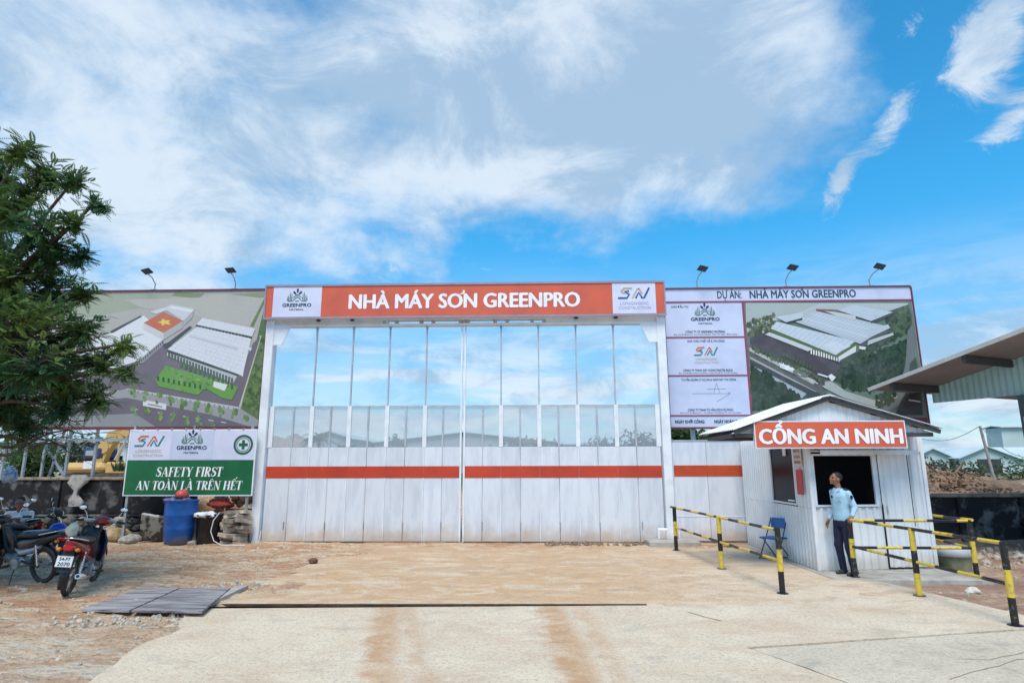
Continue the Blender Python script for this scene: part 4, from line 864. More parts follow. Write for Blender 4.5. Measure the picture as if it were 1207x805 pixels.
# door with a dark rubber edge
dd = (V((*P1, 0)) - V((*P0, 0))).normalized(); dn = V((dd.y, -dd.x, 0)); g = MB(); corr(g, V((*A(dl), 0)) + dn * .02, V((*A(dr), 0)) + dn * .02, .04, zw + .02, pitch=.15, amp=.030); door = part('door', g, kios, bt)
g = MB(); w_ = .016
for s, za, zb in ((dl - .012, .03, zs_ + .02), (dr + .012, .75, zw + .05)):
    p = V((*A(s), 0)) + dn * .035; g.bar(p + V((0, 0, za)), p + V((0, 0, zb)), w_, w_)
g.bar(V((*A(dl), zw + .04)) + dn * .035, V((*A(dr + .012), zw + .04)) + dn * .035, w_, w_); g.bar(V((*A(dl), .03)) + dn * .035, V((*A(FW), .03)) + dn * .035, .012, .012); part('door_seal', g, black, bt)
g = MB(); p = V((*A(dl + .07), 1.0)) + dn * .05; g.tube([p, p + V((0, 0, .12))], .010, 6); part('handle', g, chrome, door)
# interior: the dark lining holds the closed room's shade in its colour
g = MB(); g.b2((5.3, 13.6, .01), (7.4, 13.63, 2.45)); g.b2((5.30, 12.2, .01), (7.3, 13.59, .03)); g.b2((5.35, 12.2, 2.47), (7.35, 13.59, 2.50)); part('interior_shade_lining', g, darkin, bt)
g = MB(); g.b2((5.35, 12.25, .80), (6.7, 12.7, .85)); part('counter', g, wood, bt)
# canopy strip over the window and door
g = MB(); n = 44; pv = []
for i in range(n + 1):
    s = lerp(.02, dr + .01, i / n); p = V((*A(s), 0)); wv = .012 * math.sin(i * math.pi * .5 + .3)
    for o_, z_ in ((.045, 2.145), (.34, 2.13), (.355, 2.045 + wv), (.343, 2.045 + wv), (.33, 2.12), (.045, 2.135)): pv.append(p + dn * o_ + V((0, 0, z_)))
g.add(pv, [(6 * i + k, 6 * i + 6 + k, 6 * i + 6 + (k + 1) % 6, 6 * i + (k + 1) % 6) for i in range(n) for k in range(6)]); part('canopy', g, kios, bt)
# notices on the pillar
g = MB(); a = onp(946, 556, P0, P3); 
g.b2((P0[0] - .062, 12.0, 1.32), (P0[0] - .05, 12.26, 1.78)); part('red_notice', g, mat('red_notice_paint', (.55, .04, .04), .5), bt)
g = MB(); g.b2((P0[0] - .058, 11.96, 1.84), (P0[0] - .05, 12.32, 2.22)); pn = part('notice', g, mat('pale_notice', (.62, .58, .56), .6), bt)
g = MB()
for k, (z, tx) in enumerate(((2.13, 'BẢO VỆ'), (2.02, '24/24'), (1.92, 'XIN VUI LÒNG'))): textmb(g, tx, (P0[0] - .060, 12.14, z), (0, -1, 0), Z_, width=.26, height=.05, bold=.02)
part('lettering', g, mat('faded_red_print', (.45, .16, .14), .6), pn)
# roof
RX, RZt, EL, EZ, ER, ERZ = 5.40, 3.10, 3.64, 2.49, 7.32, 2.50
Yf, Yb = 11.25, 13.05
def roofside(x0, z0, x1, z1, lab):
    d = V((x1 - x0, 0, z1 - z0)); dl_ = d.length; d.normalize(); up = V((-d.z, 0, d.x)); up = up if up.z > 0 else -up
    n = 18; g = MB(); vs = []; ys_ = []
    for i in range(n):
        y = lerp(Yf, Yb, i / n); st_ = (Yb - Yf) / n
        ys_ += [(y, 0), (y + st_ * .45, 0), (y + st_ * .6, .022), (y + st_ * .85, .022)]
    ys_.append((Yb, 0)); sk = -.12 if x1 < x0 else -.05
    for y, o in ys_:
        for t_ in (0, 1):
            p = V((x0, y, z0)) + d * dl_ * t_ + up * o; p.x += sk * (y - Yf) / (Yb - Yf); vs += [p, p - up * .004]
    n4 = len(ys_); fs = []
    for i in range(n4 - 1):
        a, b = 4 * i, 4 * i + 4; fs += [(a, b, b + 2, a + 2), (a + 1, a + 3, b + 3, b + 1), (a, a + 1, b + 1, b), (a + 2, b + 2, b + 3, a + 3)]
    g.add(vs, fs); return part('roof_sheet', g, roofm, bt)
roofside(RX, RZt, EL, EZ, ''); roofside(RX, RZt, ER, ERZ, '')
g = MB(); g.poly([(RX - .14, Yf - .01, RZt - .035), (RX, Yf - .01, RZt + .02), (RX + .14, Yf - .01, RZt - .035), (RX, Yf - .01, RZt - .01)], (-.05, Yb - Yf + .02, 0)); part('ridge_cap', g, roofm, bt)
g = MB()
for y in (Yf + .06, 12.1, 12.98): g.bar((RX, y, RZt - .055), (EL + .02, y, EZ - .055), .045, .07); g.bar((RX + .01, y, RZt - .057), (ER - .02, y, ERZ - .057), .045, .07)
for t_ in (.12, .5, .88):
    for ex, ez in ((EL, EZ), (ER, ERZ)):
        x = lerp(RX, ex, t_); z = lerp(RZt, ez, t_) - .025; g.bar((x, Yf + .03, z), (x - .05, Yb - .03, z), .05, .04)
part('rafter', g, mat('dark_steel_beam', (.06, .06, .065), .6), bt)
g = MB(); g.b2((EL + .06, Yf + .10, 2.36), (ER - .12, Yf + .17, 2.43)); g.b2((EL + .02, Yb - .08, 2.36), (5.1, Yb, 2.43)); g.b2((EL + .02, Yf + .2, 2.36), (EL + .1, Yb - .1, 2.43)); part('eave_beam', g, mat('dark_steel_beam', (0, 0, 0)), bt)
for i in range(7):      # gable sheets under the verge
    a = lerp(EL + .12, ER - .1, i / 7); b = lerp(EL + .12, ER - .1, (i + 1) / 7); g = MB()
    zt__ = lambda s, a=a: (lambda x: lerp(RZt, EZ, (RX - x) / (RX - EL)) if x < RX else lerp(RZt, ERZ, (x - RX) / (ER - RX)))(a + s) - .10
    corr(g, (a + .002, Yf + .16), (b - .002, Yf + .16), 2.435, 0, pitch=.11, amp=.012, zt=zt__); part('gable_sheet', g, kios, bt)
g = MB(); g.b2((5.28, 13.07, 2.505), (7.6, 15.9, 2.54)); part('rear_roof_sheet', g, roofm, bt)
# booth sign
Ysn = 11.33; sA, sB = at(887, 497, Ysn), at(1068, 527, Ysn); zt_n, zb_n = 2.645, 2.155
bs = thing('booth_sign', 'orange sign on the guard booth gable reading CỔNG AN NINH', 'sign', ((sA.x + sB.x) / 2, Ysn, zb_n))
g = MB(); g.b2((sA.x, Ysn - .05, zb_n), (sB.x, Ysn + .03, zt_n)); part('box', g, white2, bs)
g = MB(); g.b2((sA.x + .02, Ysn - .056, zb_n + .02), (sB.x - .02, Ysn - .051, zt_n - .02)); part('face', g, org, bs)
g = MB(); A_, B_ = at(894, 515, Ysn), at(1061, 515, Ysn); textmb(g, 'CỔNG AN NINH', ((A_.x + B_.x) / 2, Ysn - .058, 2.375), X_, Z_, width=B_.x - A_.x, height=.27, bold=.040, depth=.006, res=3); part('lettering', g, letw, bs)

# ------------------------------------------------------------------ striped barriers
def banded(mb, p, q, r, seg, start=0, sides=8, offs=0.0, mi=(0, 1)):
    p, q = V(p), V(q); l = (q - p).length; d = (q - p).normalized(); s = -offs; k = start
    while s < l - 1e-4:
        sg = seg if r > .03 else seg * random.uniform(.85, 1.18); a, b = max(0, s), min(l, s + sg); mb.tube([p + d * a, p + d * b], r, sides, mi[k % 2], cap=(a <= 0 or b >= l)); s += sg; k += 1
BYM = [blackm, yel]
def post(bar, x, y, h=.94, r=.042, z=0.0, st=0):
    g = MB(); n = 3; banded(g, (x, y, z), (x, y, h), r, (h - z) / n, st, 10); g.tube([(x, y, z), (x, y, z + .008)], .085, 10, 0); part('post', g, BYM, bar)
def rail(bar, p, q, r=.024, st=0, seg=.42, offs=0.0):
    g = MB(); banded(g, p, q, r, seg, st, 8, offs); part('rail', g, BYM, bar)
b1 = thing('barrier', 'black and yellow striped pipe barrier left of the booth, beside the blue chair', 'barrier', (3.48, 12.0, 0))
LP = [(3.23, 14.55, 0), (3.48, 12.02, 1), (3.70, 9.78, 0)]
for x, y, st in LP: post(b1, x, y, st=st)
rail(b1, (3.20, 14.75, .93), (3.48, 12.02, .915), st=0); rail(b1, (3.48, 12.0, .915), (3.70, 9.80, .90), st=1); rail(b1, (3.23, 14.5, .50), (3.48, 12.04, .47), st=1); rail(b1, (3.48, 12.0, .47), (3.70, 9.82, .46), st=1)
b2_ = thing('barrier', 'striped pipe barrier nearest the camera, running from the guard to the right edge', 'barrier', (5.6, 9.6, 0))
for x, y, st in ((5.69, 7.95, 0), (5.61, 9.65, 1), (5.47, 11.18, 0)): post(b2_, x, y, st=st)
rail(b2_, (5.47, 11.2, .935), (5.61, 9.65, .93), st=1); rail(b2_, (5.61, 9.63, .93), (5.69, 7.93, .93), st=0); rail(b2_, (5.47, 11.14, .50), (5.61, 9.67, .47), st=0); rail(b2_, (5.61, 9.6, .47), (5.69, 7.98, .46), st=1)
b3 = thing('barrier', 'rear black and yellow striped barrier in front of the booth door', 'barrier', (7.4, 11.6, 0))
post(b3, 7.46, 11.13, st=0, z=-.1); post(b3, 7.64, 12.62, st=0, z=-.05, r=.055)
rail(b3, (5.52, 11.20, .925), (7.44, 11.13, .925), st=1); rail(b3, (5.52, 11.18, .48), (7.44, 11.13, .48), st=0); rail(b3, (7.52, 12.6, .93), (7.46, 11.05, .945), st=0)
rail(b3, (7.64, 12.5, .48), (7.47, 11.17, .48), st=1, r=.02)

# ------------------------------------------------------------------ folding chair
ch = thing('folding_chair', 'blue folding chair with a dark tube frame against the booth side wall', 'chair', (4.9, 13.2, 0), local=True, rz=rad(-60))
blp = mat('blue_chair_plastic', (.03, .16, .45), .4)
g = MB(); g.box((0, 0, .42), (.40, .38, .035), 0, None, .015); part('seat', g, blp, ch)
g = MB(); pts = []
g.loft([[V((x, .20 + .03 * math.cos(x * 6) + o, z)) for x, z in ((-.20, .60), (.20, .60), (.21, .70), (.17, .80), (-.17, .80), (-.21, .70))] for o in (0, .02)], smooth=False); part('backrest', g, blp, ch)
for s in (-1, 1):
    g = MB(); g.tube([(s * .20, -.22, .0), (s * .20, .02, .40), (s * .19, .21, .80)], .011, 7); part('leg', g, black, ch)
    g = MB(); g.tube([(s * .17, .26, .0), (s * .17, -.12, .42)], .011, 7); part('leg', g, black, ch)
g = MB(); g.tube([(-.20, -.20, .03), (.20, -.20, .03)], .010, 7); g.tube([(-.17, .245, .03), (.17, .245, .03)], .010, 7); part('stretcher', g, black, ch)

# ------------------------------------------------------------------ people
def capsule(mb, p0, r0, p1, r1, sc_=(1, 1)):
    p0, p1 = V(p0), V(p1); n = 6; pts = []; rs = []
    d = (p1 - p0).normalized()
    for a in (-80, -50, -20): pts.append(p0 + d * r0 * math.sin(rad(a))); rs.append(r0 * math.cos(rad(a)))
    for a in (20, 50, 80): pts.append(p1 + d * r1 * math.sin(rad(a))); rs.append(r1 * math.cos(rad(a)))
    mb.tube(pts, 0, 12, rs=rs)
def remesh(mb, vox, sm=6, name='m', disp=None):
    me = bpy.data.meshes.new(name); me.from_pydata([tuple(v) for v in mb.v], [], mb.f); ob = bpy.data.objects.new(name, me); col.objects.link(ob)
    r = ob.modifiers.new('r', 'REMESH'); r.mode = 'VOXEL'; r.voxel_size = vox; s = ob.modifiers.new('s', 'SMOOTH'); s.iterations = sm; s.factor = .5
    dg = bpy.context.evaluated_depsgraph_get(); e = ob.evaluated_get(dg).to_mesh(); out = MB()
    out.add([v.co.copy() for v in e.vertices], [tuple(p.vertices) for p in e.polygons], smooth=True); ob.evaluated_get(dg).to_mesh_clear(); bpy.data.objects.remove(ob); bpy.data.meshes.remove(me)
    if disp:
        out.v = [disp(v) for v in out.v]
    return out
def hand(mb, wrist, d, pn, curl=.5, side=1):
    """palm and five fingers; d = direction of the hand, pn = the way the palm faces"""
    d = V(d).normalized(); pn = (V(pn) - d * V(pn).dot(d)).normalized(); w_ = d.cross(pn) * side; wv = V(wrist)
    for k in (-1, 0, 1): capsule(mb, wv + w_ * .012 * k, .020, wv + d * .075 + w_ * .020 * k, .017)
    for k, (o, ln, r) in enumerate(((-.032, .062, .0085), (-.011, .076, .0092), (.010, .072, .009), (.030, .058, .008))):
        b = wv + d * .085 + w_ * o; a1 = curl * .8; q = d * math.cos(a1) + pn * math.sin(a1); m = b + q * ln * .5; a2 = curl * 2; q2 = d * math.cos(a2) + pn * math.sin(a2); capsule(mb, b, r * 1.15, m, r); capsule(mb, m, r, m + q2 * ln * .5, r * .85)
    b = wv + d * .03 - w_ * .032; q = (d * .7 - w_ * .6 + pn * .35).normalized(); capsule(mb, b, .013, b + q * .04, .011); q = (d * .9 - w_ * .1 + pn * .4).normalized(); capsule(mb, b + V(q) * .0 + (d * .7 - w_ * .6 + pn * .35).normalized() * .04, .011, b + (d * .7 - w_ * .6 + pn * .35).normalized() * .04 + q * .032, .009)
def torso(mb, lv, cy=.012):
    mb.loft([[V((rx * math.copysign(abs(math.cos(t)) ** .85, math.cos(t)), cy + ry * math.copysign(abs(math.sin(t)) ** .9, math.sin(t)), z)) for t in [2 * math.pi * k / 24 for k in range(24)]] for z, rx, ry in lv])
def head(mb, c, R):
    def e(p, r): mb.ell(V(c) + R @ V(p), r, 14, 10, 0, R)
    e((0, .008, .025), (.073, .092, .092)); e((0, -.028, -.035), (.056, .062, .070)); e((0, -.068, -.088), (.026, .018, .018))
    e((0, -.092, -.012), (.012, .016, .026)); e((0, -.100, -.024), (.017, .013, .011)); e((0, -.083, -.055), (.024, .010, .007)); e((0, -.084, -.066), (.020, .010, .007))
    for s in (-1, 1): e((s * .075, .008, -.012), (.010, .020, .032)); e((s * .034, -.078, .030), (.022, .012, .008)); e((s * .045, -.062, -.025), (.02, .02, .02))
def headbits(par, c, R, off):
    g = MB()
    for s in (-1, 1): g.ell(V(c) + R @ V((s * .031, -.083, .010)), (.013, .006, .007), 8, 6, 0, R)
    part('eye', g, mat('eye_dark', (.02, .015, .012), .3), par)
    def hf(p): return V((p.x, p.y, p.z)) if p.z > -.2 else p
    g = MB(); g.ell(V(c) + R @ V((0, .022, .040)), (.080, .092, .088), 18, 12, 0, R); 
    keep = [f for f in g.f if all(((R.transposed() @ (g.v[i] - V(c))).z > .035 or ((R.transposed() @ (g.v[i] - V(c))).y > .03 and (R.transposed() @ (g.v[i] - V(c))).z > -.05)) for i in f)]
    g.f = keep; g.mi = [0] * len(keep); g.c = [None] * len(keep); g.sm = [True] * len(keep); part('hair', g, hair, par)
gd = thing('person', 'guard in a light blue shirt and navy trousers, one hand on the striped rail', 'person', (5.46, 11.41, .004), local=True, rz=rad(-68))
HR = Euler((rad(-12), rad(6), rad(-14))).to_matrix(); HC = V((-.02, -.035, 1.615))
J = dict(hl=(.085, .01, .90), hr=(-.085, .01, .90), kl=(.11, -.03, .49), kr=(-.085, -.045, .49), al=(.13, .02, .09), ar=(-.10, .03, .09), ch=(0, .02, 1.22), nk=(0, .0, 1.43), sl=(.165, .02, 1.37), sr=(-.165, .02, 1.385), el=(.235, .065, 1.13), er=(-.20, .075, 1.12), wl=(.265, -.055, .985), wr=(-.235, -.06, .90))
g = MB()
torso(g, [(.84, .13, .10), (.95, .135, .10), (1.08, .125, .095), (1.25, .145, .10), (1.36, .14, .09), (1.42, .08, .06)]); capsule(g, J['sl'], .048, J['sr'], .048); capsule(g, J['nk'], .055, (-.01, -.02, 1.53), .05); head(g, HC, HR)
for s in 'lr':
    capsule(g, J['h' + s], .085, J['k' + s], .058); capsule(g, J['k' + s], .055, J['a' + s], .038); capsule(g, J['s' + s], .05, J['e' + s], .040); capsule(g, J['e' + s], .038, J['w' + s], .026)
    a = V(J['a' + s]); capsule(g, a + V((0, .03, -.055)), .03, a + V((0, -.13, -.06)), .026)
hand(g, J['wl'], (-.05, -.45, -.55), (-.3, .4, -.6), .9, 1); hand(g, J['wr'], (-.25, -.3, -.9), (.5, 0, -.1), .45, -1)
part('body', remesh(g, .0085, 3), skin, gd); headbits(gd, HC, HR, 0)
def fold(v): return v + V((noise.noise(v * 9), noise.noise(v * 9 + V((5, 0, 0))), noise.noise(v * 11 + V((0, 7, 0))))) * .007
g = MB(); torso(g, [(.90, .158, .122), (.98, .160, .124), (1.10, .152, .120), (1.22, .168, .124), (1.32, .172, .120), (1.39, .155, .098), (1.43, .10, .078), (1.455, .070, .066)]); capsule(g, J['sl'], .058, J['sr'], .058)
for s in 'lr': capsule(g, J['s' + s], .060, J['e' + s], .052); e_ = V(J['e' + s]); w0 = V(J['w' + s]); capsule(g, e_, .051, e_.lerp(w0, .85), .040)
def cutlow(mb, z):
    mb.v = [V((v.x, v.y, max(v.z, z))) for v in mb.v]; return mb
part('shirt', cutlow(remesh(g, .013, 5, disp=fold), .90), shirt, gd)
g = MB(); torso(g, [(.80, .15, .112), (.88, .152, .114), (.945, .148, .108)], .01)
for s in 'lr':
    a = V(J['a' + s]); capsule(g, J['h' + s], .100, J['k' + s], .076); capsule(g, J['k' + s], .074, a + V((0, .0, -.03)), .062)
part('trousers', remesh(g, .013, 4, disp=fold), trous, gd)
for s in 'lr':
    a = V(J['a' + s]); g = MB(); capsule(g, a + V((0, .035, -.045)), .044, a + V((0, -.04, -.045)), .042); capsule(g, a + V((0, -.04, -.05)), .042, a + V((0, -.15, -.060)), .034); m_ = remesh(g, .012, 3); m_.v = [V((v.x, v.y, max(v.z, .002))) for v in m_.v]; part('shoe', m_, shoe, gd)
g = MB(); g.loft([[V((.160 * math.cos(t), .012 + .120 * math.sin(t), z)) for t in [2 * math.pi * k / 24 for k in range(24)]] for z in (.925, .96)], cap=False); part('belt', g, black, gd)
g = MB()
for s in (-1, 1): g.box((s * .135, .015, 1.447), (.10, .055, .012), 0, Euler((0, rad(s * 12), 0)).to_matrix(), .005)
part('epaulette', g, trous, gd)
g = MB()
for s in (-1, 1): g.poly([(s * .015, -.065, 1.455), (s * .07, -.05, 1.47), (s * .075, -.085, 1.41), (s * .03, -.10, 1.39)], (0, .008, 0))
part('collar', g, shirt, gd)
g = MB(); g.ell((.25, -.005, 1.31), (.012, .032, .036), 10, 6); g.ell((-.07, -.108, 1.31), (.022, .008, .026), 10, 6); part('badge', g, trous, gd)
g = MB(); g.box((.075, -.108, 1.28), (.075, .012, .085), 0, None, .004); part('pocket', g, shirt, gd)

# seated man behind the motorbikes
stp = at(25, 592, 12.4)
sm_ = thing('person', 'dark haired man in a white shirt sitting behind the parked motorbikes', 'person', (stp.x, 12.4, 0), local=True, rz=rad(28))
HZ = stp.z; HC2 = V((0, -.08, HZ)); HR2 = Euler((rad(14), 0, 0)).to_matrix(); zs2 = HZ - .22; g = MB()
capsule(g, (0, .06, .50), .13, (0, .03, .75), .12); capsule(g, (-.06, 0, zs2 - .14), .12, (.06, 0, zs2 - .14), .12); capsule(g, (.17, 0, zs2), .055, (-.17, 0, zs2), .055); capsule(g, (0, 0, zs2 + .02), .055, (0, -.05, HZ - .07), .05); head(g, HC2, HR2)
hands = []
for s in (-1, 1):
    capsule(g, (s * .10, .05, .48), .085, (s * .16, -.38, .50), .06); capsule(g, (s * .16, -.38, .50), .055, (s * .15, -.36, .09), .04); capsule(g, (s * .15, -.33, .04), .032, (s * .15, -.50, .035), .028)
    capsule(g, (s * .18, 0, zs2), .048, (s * .22, -.10, zs2 - .26), .040); capsule(g, (s * .22, -.10, zs2 - .26), .038, (s * .07, -.30, zs2 - .14), .027); hand(g, (s * .07, -.30, zs2 - .14), (-s * .4, -.5, .6), (0, .6, .2), .8, s)
part('body', remesh(g, .0095, 3), skin, sm_); headbits(sm_, HC2, HR2, 0)
g = MB(); capsule(g, (0, .06, .58), .15, (0, .03, .75), .145); capsule(g, (-.06, 0, zs2 - .13), .138, (.06, 0, zs2 - .13), .138); capsule(g, (.17, 0, zs2), .066, (-.17, 0, zs2), .066)
for s in (-1, 1): capsule(g, (s * .18, 0, zs2), .066, (s * .21, -.07, zs2 - .19), .062)
part('shirt', remesh(g, .014, 4, disp=fold), wshirt, sm_)
g = MB(); capsule(g, (0, .06, .48), .14, (0, .06, .54), .14)
for s in (-1, 1): capsule(g, (s * .10, .05, .48), .10, (s * .16, -.38, .50), .078); capsule(g, (s * .16, -.38, .50), .074, (s * .15, -.36, .13), .06)
part('trousers', remesh(g, .014, 4, disp=fold), trous, sm_)
st_ = thing('stool', 'low dark plastic stool under the seated man behind the motorbikes', 'stool', (stp.x, 12.4, 0), local=True, rz=rad(28))
g = MB(); g.box((0, .06, .345), (.32, .32, .03), 0, None, .01); part('seat', g, black, st_)
for a in (-1, 1):
    for b in (-1, 1): g = MB(); g.bar((a * .15, .06 + b * .15, .0), (a * .12, .06 + b * .12, .33), .04); part('leg', g, black, st_)
# ------------------------------------------------------------------ motorbikes (forward = local +X)
def sect(x, z, w_, h, n=14, y=0, p=2.4):
    out = []
    for k in range(n):
        a = 2 * math.pi * k / n; c, s = math.cos(a), math.sin(a)
        out.append(V((x, y + w_ / 2 * math.copysign(abs(c) ** (2 / p), c), z + h / 2 * math.copysign(abs(s) ** (2 / p), s))))
    return out
def wheel(t, x, steer, spokes=True, r=.285):
    g = MB(); g.torus((x, 0, r), r - .036, .010, 'y', 30, 6)
    for k in (-1, 1): g.torus((x, k * .012, r), r - .048, .006, 'y', 30, 5)
    R_ = part('wheel_rim', g, chrome, t)
    g = MB(); n = 34
    vs = []
    for i in range(n):
        a = 2 * math.pi * i / n
        for k in range(10):
            b = 2 * math.pi * k / 10; q = r - .038 + .038 * math.cos(b) - (.004 if (i % 2 and abs(b - math.pi) > 2) else 0); h = .034 * math.sin(b); vs.append(V((x + q * math.cos(a), h, r + q * math.sin(a))))
    g.add(vs, [(i * 10 + k, i * 10 + (k + 1) % 10, ((i + 1) % n) * 10 + (k + 1) % 10, ((i + 1) % n) * 10 + k) for i in range(n) for k in range(10)], smooth=True); part('tyre', g, rubber, R_)
    g = MB(); g.tube([(x, -.055, r), (x, .055, r)], .036, 12); g.tube([(x, -.03, r), (x, -.026, r)], .075, 16)
    for i in range(18):
        a = 2 * math.pi * i / 18; s = 1 if i % 2 else -1; g.tube([(x + .034 * math.cos(a + .3), s * .03, r + .034 * math.sin(a + .3)), (x + (r - .05) * math.cos(a), 0, r + (r - .05) * math.sin(a))], .0022, 4, cap=False)
    part('hub', g, steel, R_)
def fender(t, x, r, a0, a1, w_, m, name='fender'):
    g = MB(); n = 14; secs = []
    for i in range(n + 1):
        a = rad(lerp(a0, a1, i / n)); q = []
        for k, (yy, dr) in enumerate(((-1, -.05), (-.8, -.012), (-.35, .004), (.35, .004), (.8, -.012), (1, -.05), (.9, -.052), (.7, -.018), (.3, -.003), (-.3, -.003), (-.7, -.018), (-.9, -.052))):
            q.append(V((x + (r + dr) * math.cos(a), yy * w_ / 2, .285 + (r + dr) * math.sin(a))))
        secs.append(q)
    g.loft(secs); return part(name, g, m, t)
def motorbike(label, loc, rz, paint, paint2, plate=True, lean=6, shield=None, flip=False):
    t = thing('motorbike', label, 'motorbike', loc, 'motorbikes parked on the dirt at the left', local=True, rz=rz); t.rotation_euler.x = rad(lean)
    wheel(t, 0, 0); wheel(t, 1.22, 0)
    fender(t, 1.22, .33, 20, 165, .115, paint, 'front_fender'); fender(t, 0, .335, 60, 205, .125, black, 'rear_fender')
    g = MB()
    for s in (-1, 1): g.tube([(1.22, s * .085, .285), (1.10, s * .085, .62), (1.02, s * .06, .86)], .019, 8)
    g.tube([(1.02, 0, .78), (.96, 0, .98)], .03, 8); part('front_fork', g, chrome, t)
    g = MB(); g.tube([(.96, 0, .95), (.86, 0, .55), (.62, 0, .38), (.40, 0, .45), (.1, 0, .62), (-.2, 0, .70)], .030, 8)
    for s in (-1, 1): g.tube([(.42, s * .075, .36), (0, s * .085, .285)], .018, 7)
    part('frame', g, black, t)
    g = MB()
    for s in (-1, 1):
        g.tube([(0, s * .10, .30), (.06, s * .10, .62)], .016, 7)
        for k in range(7): g.torus((.01 + k * .006, s * .10, .36 + k * .035), .026, .005, 'z', 12, 4)
    part('shock_absorber', g, chrome, t)
    g = MB(); g.box((.50, 0, .33), (.30, .20, .17), 0, None, .05); g.tube([(.60, 0, .36), (.80, 0, .40)], .062, 12); 
    for k in range(5): g.tube([(.64 + k * .032, 0, .368 + k * .007), (.648 + k * .032, 0, .37 + k * .007)], .078, 12)
    g.tube([(.47, -.13, .32), (.47, .13, .32)], .085, 14); part('engine', g, steel, t)
    g = MB(); g.tube([(.74, -.06, .34), (.70, -.12, .24), (.45, -.15, .23), (.25, -.16, .24)], .018, 8); g.tube([(.25, -.16, .24), (.20, -.165, .245), (-.28, -.17, .33), (-.30, -.17, .333)], .04, 12, rs=[.02, .043, .048, .036]); ex = part('exhaust', g, chrome, t)
    g = MB(); g.tube([(-.29, -.17, .332), (-.315, -.17, .336)], .022, 10); part('exhaust_tip', g, black, ex)
    # body: tail + side covers sweep down to the middle
    g = MB(); g.loft([sect(.62, .60, .10, .12), sect(.45, .60, .17, .22), sect(.22, .63, .21, .22), sect(0, .68, .22, .17), sect(-.20, .735, .20, .13), sect(-.36, .775, .15, .09), sect(-.42, .79, .10, .05)]); part('side_cover', g, paint, t)
    g = MB(); g.loft([sect(.60, .53, .08, .06), sect(.40, .49, .235, .10), sect(.15, .54, .25, .09), sect(-.02, .60, .235, .05)]); part('lower_cover', g, paint2, t)
    g = MB(); g.loft([sect(.58, .70, .10, .05), sect(.45, .755, .20, .09), sect(.20, .77, .25, .10), sect(-.05, .80, .24, .10), sect(-.22, .835, .19, .07), sect(-.27, .84, .12, .03)]); part('seat', g, mat('seat_vinyl', (.025, .025, .03), .45, bump=.2), t)
    g = MB(); g.loft([sect(-.33, .72, .14, .10), sect(-.41, .725, .15, .105), sect(-.455, .73, .11, .07)]); tl = part('tail_light', g, lampred, t)
    g = MB()
    for s in (-1, 1): g.ell((-.40, s * .115, .70), (.04, .035, .028), 10, 6)
    part('indicator', g, mat('amber_lens', (.55, .22, .03), .15), t)
    g = MB(); g.tube([(-.02, -.12, .79), (-.30, -.10, .84), (-.38, 0, .855), (-.30, .10, .84), (-.02, .12, .79)], .011, 8); part('grab_rail', g, chrome, t)
    g = MB(); g.poly([(-.36, -.07, .70), (-.36, .07, .70), (-.44, .075, .40), (-.44, -.075, .40)], (.010, 0, .002)); part('mud_flap', g, black, t)
    if plate:
        R_ = V((0, -1, 0)); U_ = V((.17, 0, .98)).normalized(); O = V((-.446, 0, .545)); g = MB(); g.box(O, (.008, .20, .155), 0, Matrix((U_.cross(R_) * -1, R_ * -1, U_)).transposed(), .003)
        pl = part('number_plate', g, mat('plate_white', (.72, .73, .72), .4), t); g = MB(); Nn = R_.cross(U_)
        textmb(g, '54-P7', O + U_ * .035 + Nn * .002, R_, U_, width=.13, height=.045, bold=.03); textmb(g, '2070', O - U_ * .032 + Nn * .002, R_, U_, width=.15, height=.05, bold=.03)
        for z_ in (-.073, .073): ribbon(g, [(-.095, z_), (.095, z_)], .005, O, R_, U_, .005)
        part('plate_lettering', g, navy, pl)
    # front: leg shield, headlight nacelle, bars
    g = MB(); sh = [(.98, 0, .86), (.93, .0, .70), (.88, 0, .52), (.90, 0, .38)]
    secs = []
    for (x, _, z), w_ in zip(sh, (.16, .34, .36, .26)):
        secs.append([V((x - abs(k) ** 2 * .10, k * w_ / 2, z)) for k in (-1, -.66, -.33, 0, .33, .66, 1)] + [V((x + .03 - abs(k) ** 2 * .10, k * w_ / 2, z)) for k in (1, .66, .33, 0, -.33, -.66, -1)])
    g.loft(secs); part('leg_shield', g, shield or paint, t)
    g = MB(); g.loft([sect(.86, 1.0, .10, .08), sect(.92, 1.0, .24, .15), sect(1.0, .98, .22, .16), sect(1.05, .96, .15, .11)]); part('headlamp_cowl', g, paint, t)
    g = MB(); g.ell((1.05, 0, .96), (.022, .068, .05), 14, 8); part('headlight', g, mat('headlamp_glass', (.7, .72, .75), .08), t)
    g = MB(); g.tube([(.82, -.34, .99), (.90, -.16, 1.01), (.93, 0, .985), (.90, .16, 1.01), (.82, .34, .99)], .013, 8)
    g.tube([(.90, -.15, .995), (.93, -.36, .97)], .006, 5); g.tube([(.90, .15, .995), (.93, .36, .97)], .006, 5); part('handlebar', g, chrome, t)
    for s in (-1, 1):
        g = MB(); g.tube([(.85, s * .24, 1.0), (.81, s * .36, .985)], .019, 9); part('grip', g, black, t)
        g = MB(); g.tube([(.89, s * .20, 1.0), (.90, s * .24, 1.10), (.88, s * .28, 1.16)], .006, 6); mi_ = part('mirror_stem', g, chrome, t)
        g = MB(); g.ell((.875, s * .295, 1.19), (.022, .062, .045), 14, 8); mh = part('mirror', g, black, mi_)
        g = MB(); g.ell((.858, s * .295, 1.19), (.008, .054, .038), 14, 6); part('mirror_glass', g, mat('mirror_face', (.85, .87, .9), .05, metal=1.0), mh)
    g = MB(); g.tube([(.48, .10, .26), (.40, .24, .012)], .009, 6); g.tube([(.55, -.26, .29), (.55, .26, .29)], .010, 6); part('stand', g, black, t)
    g = MB()
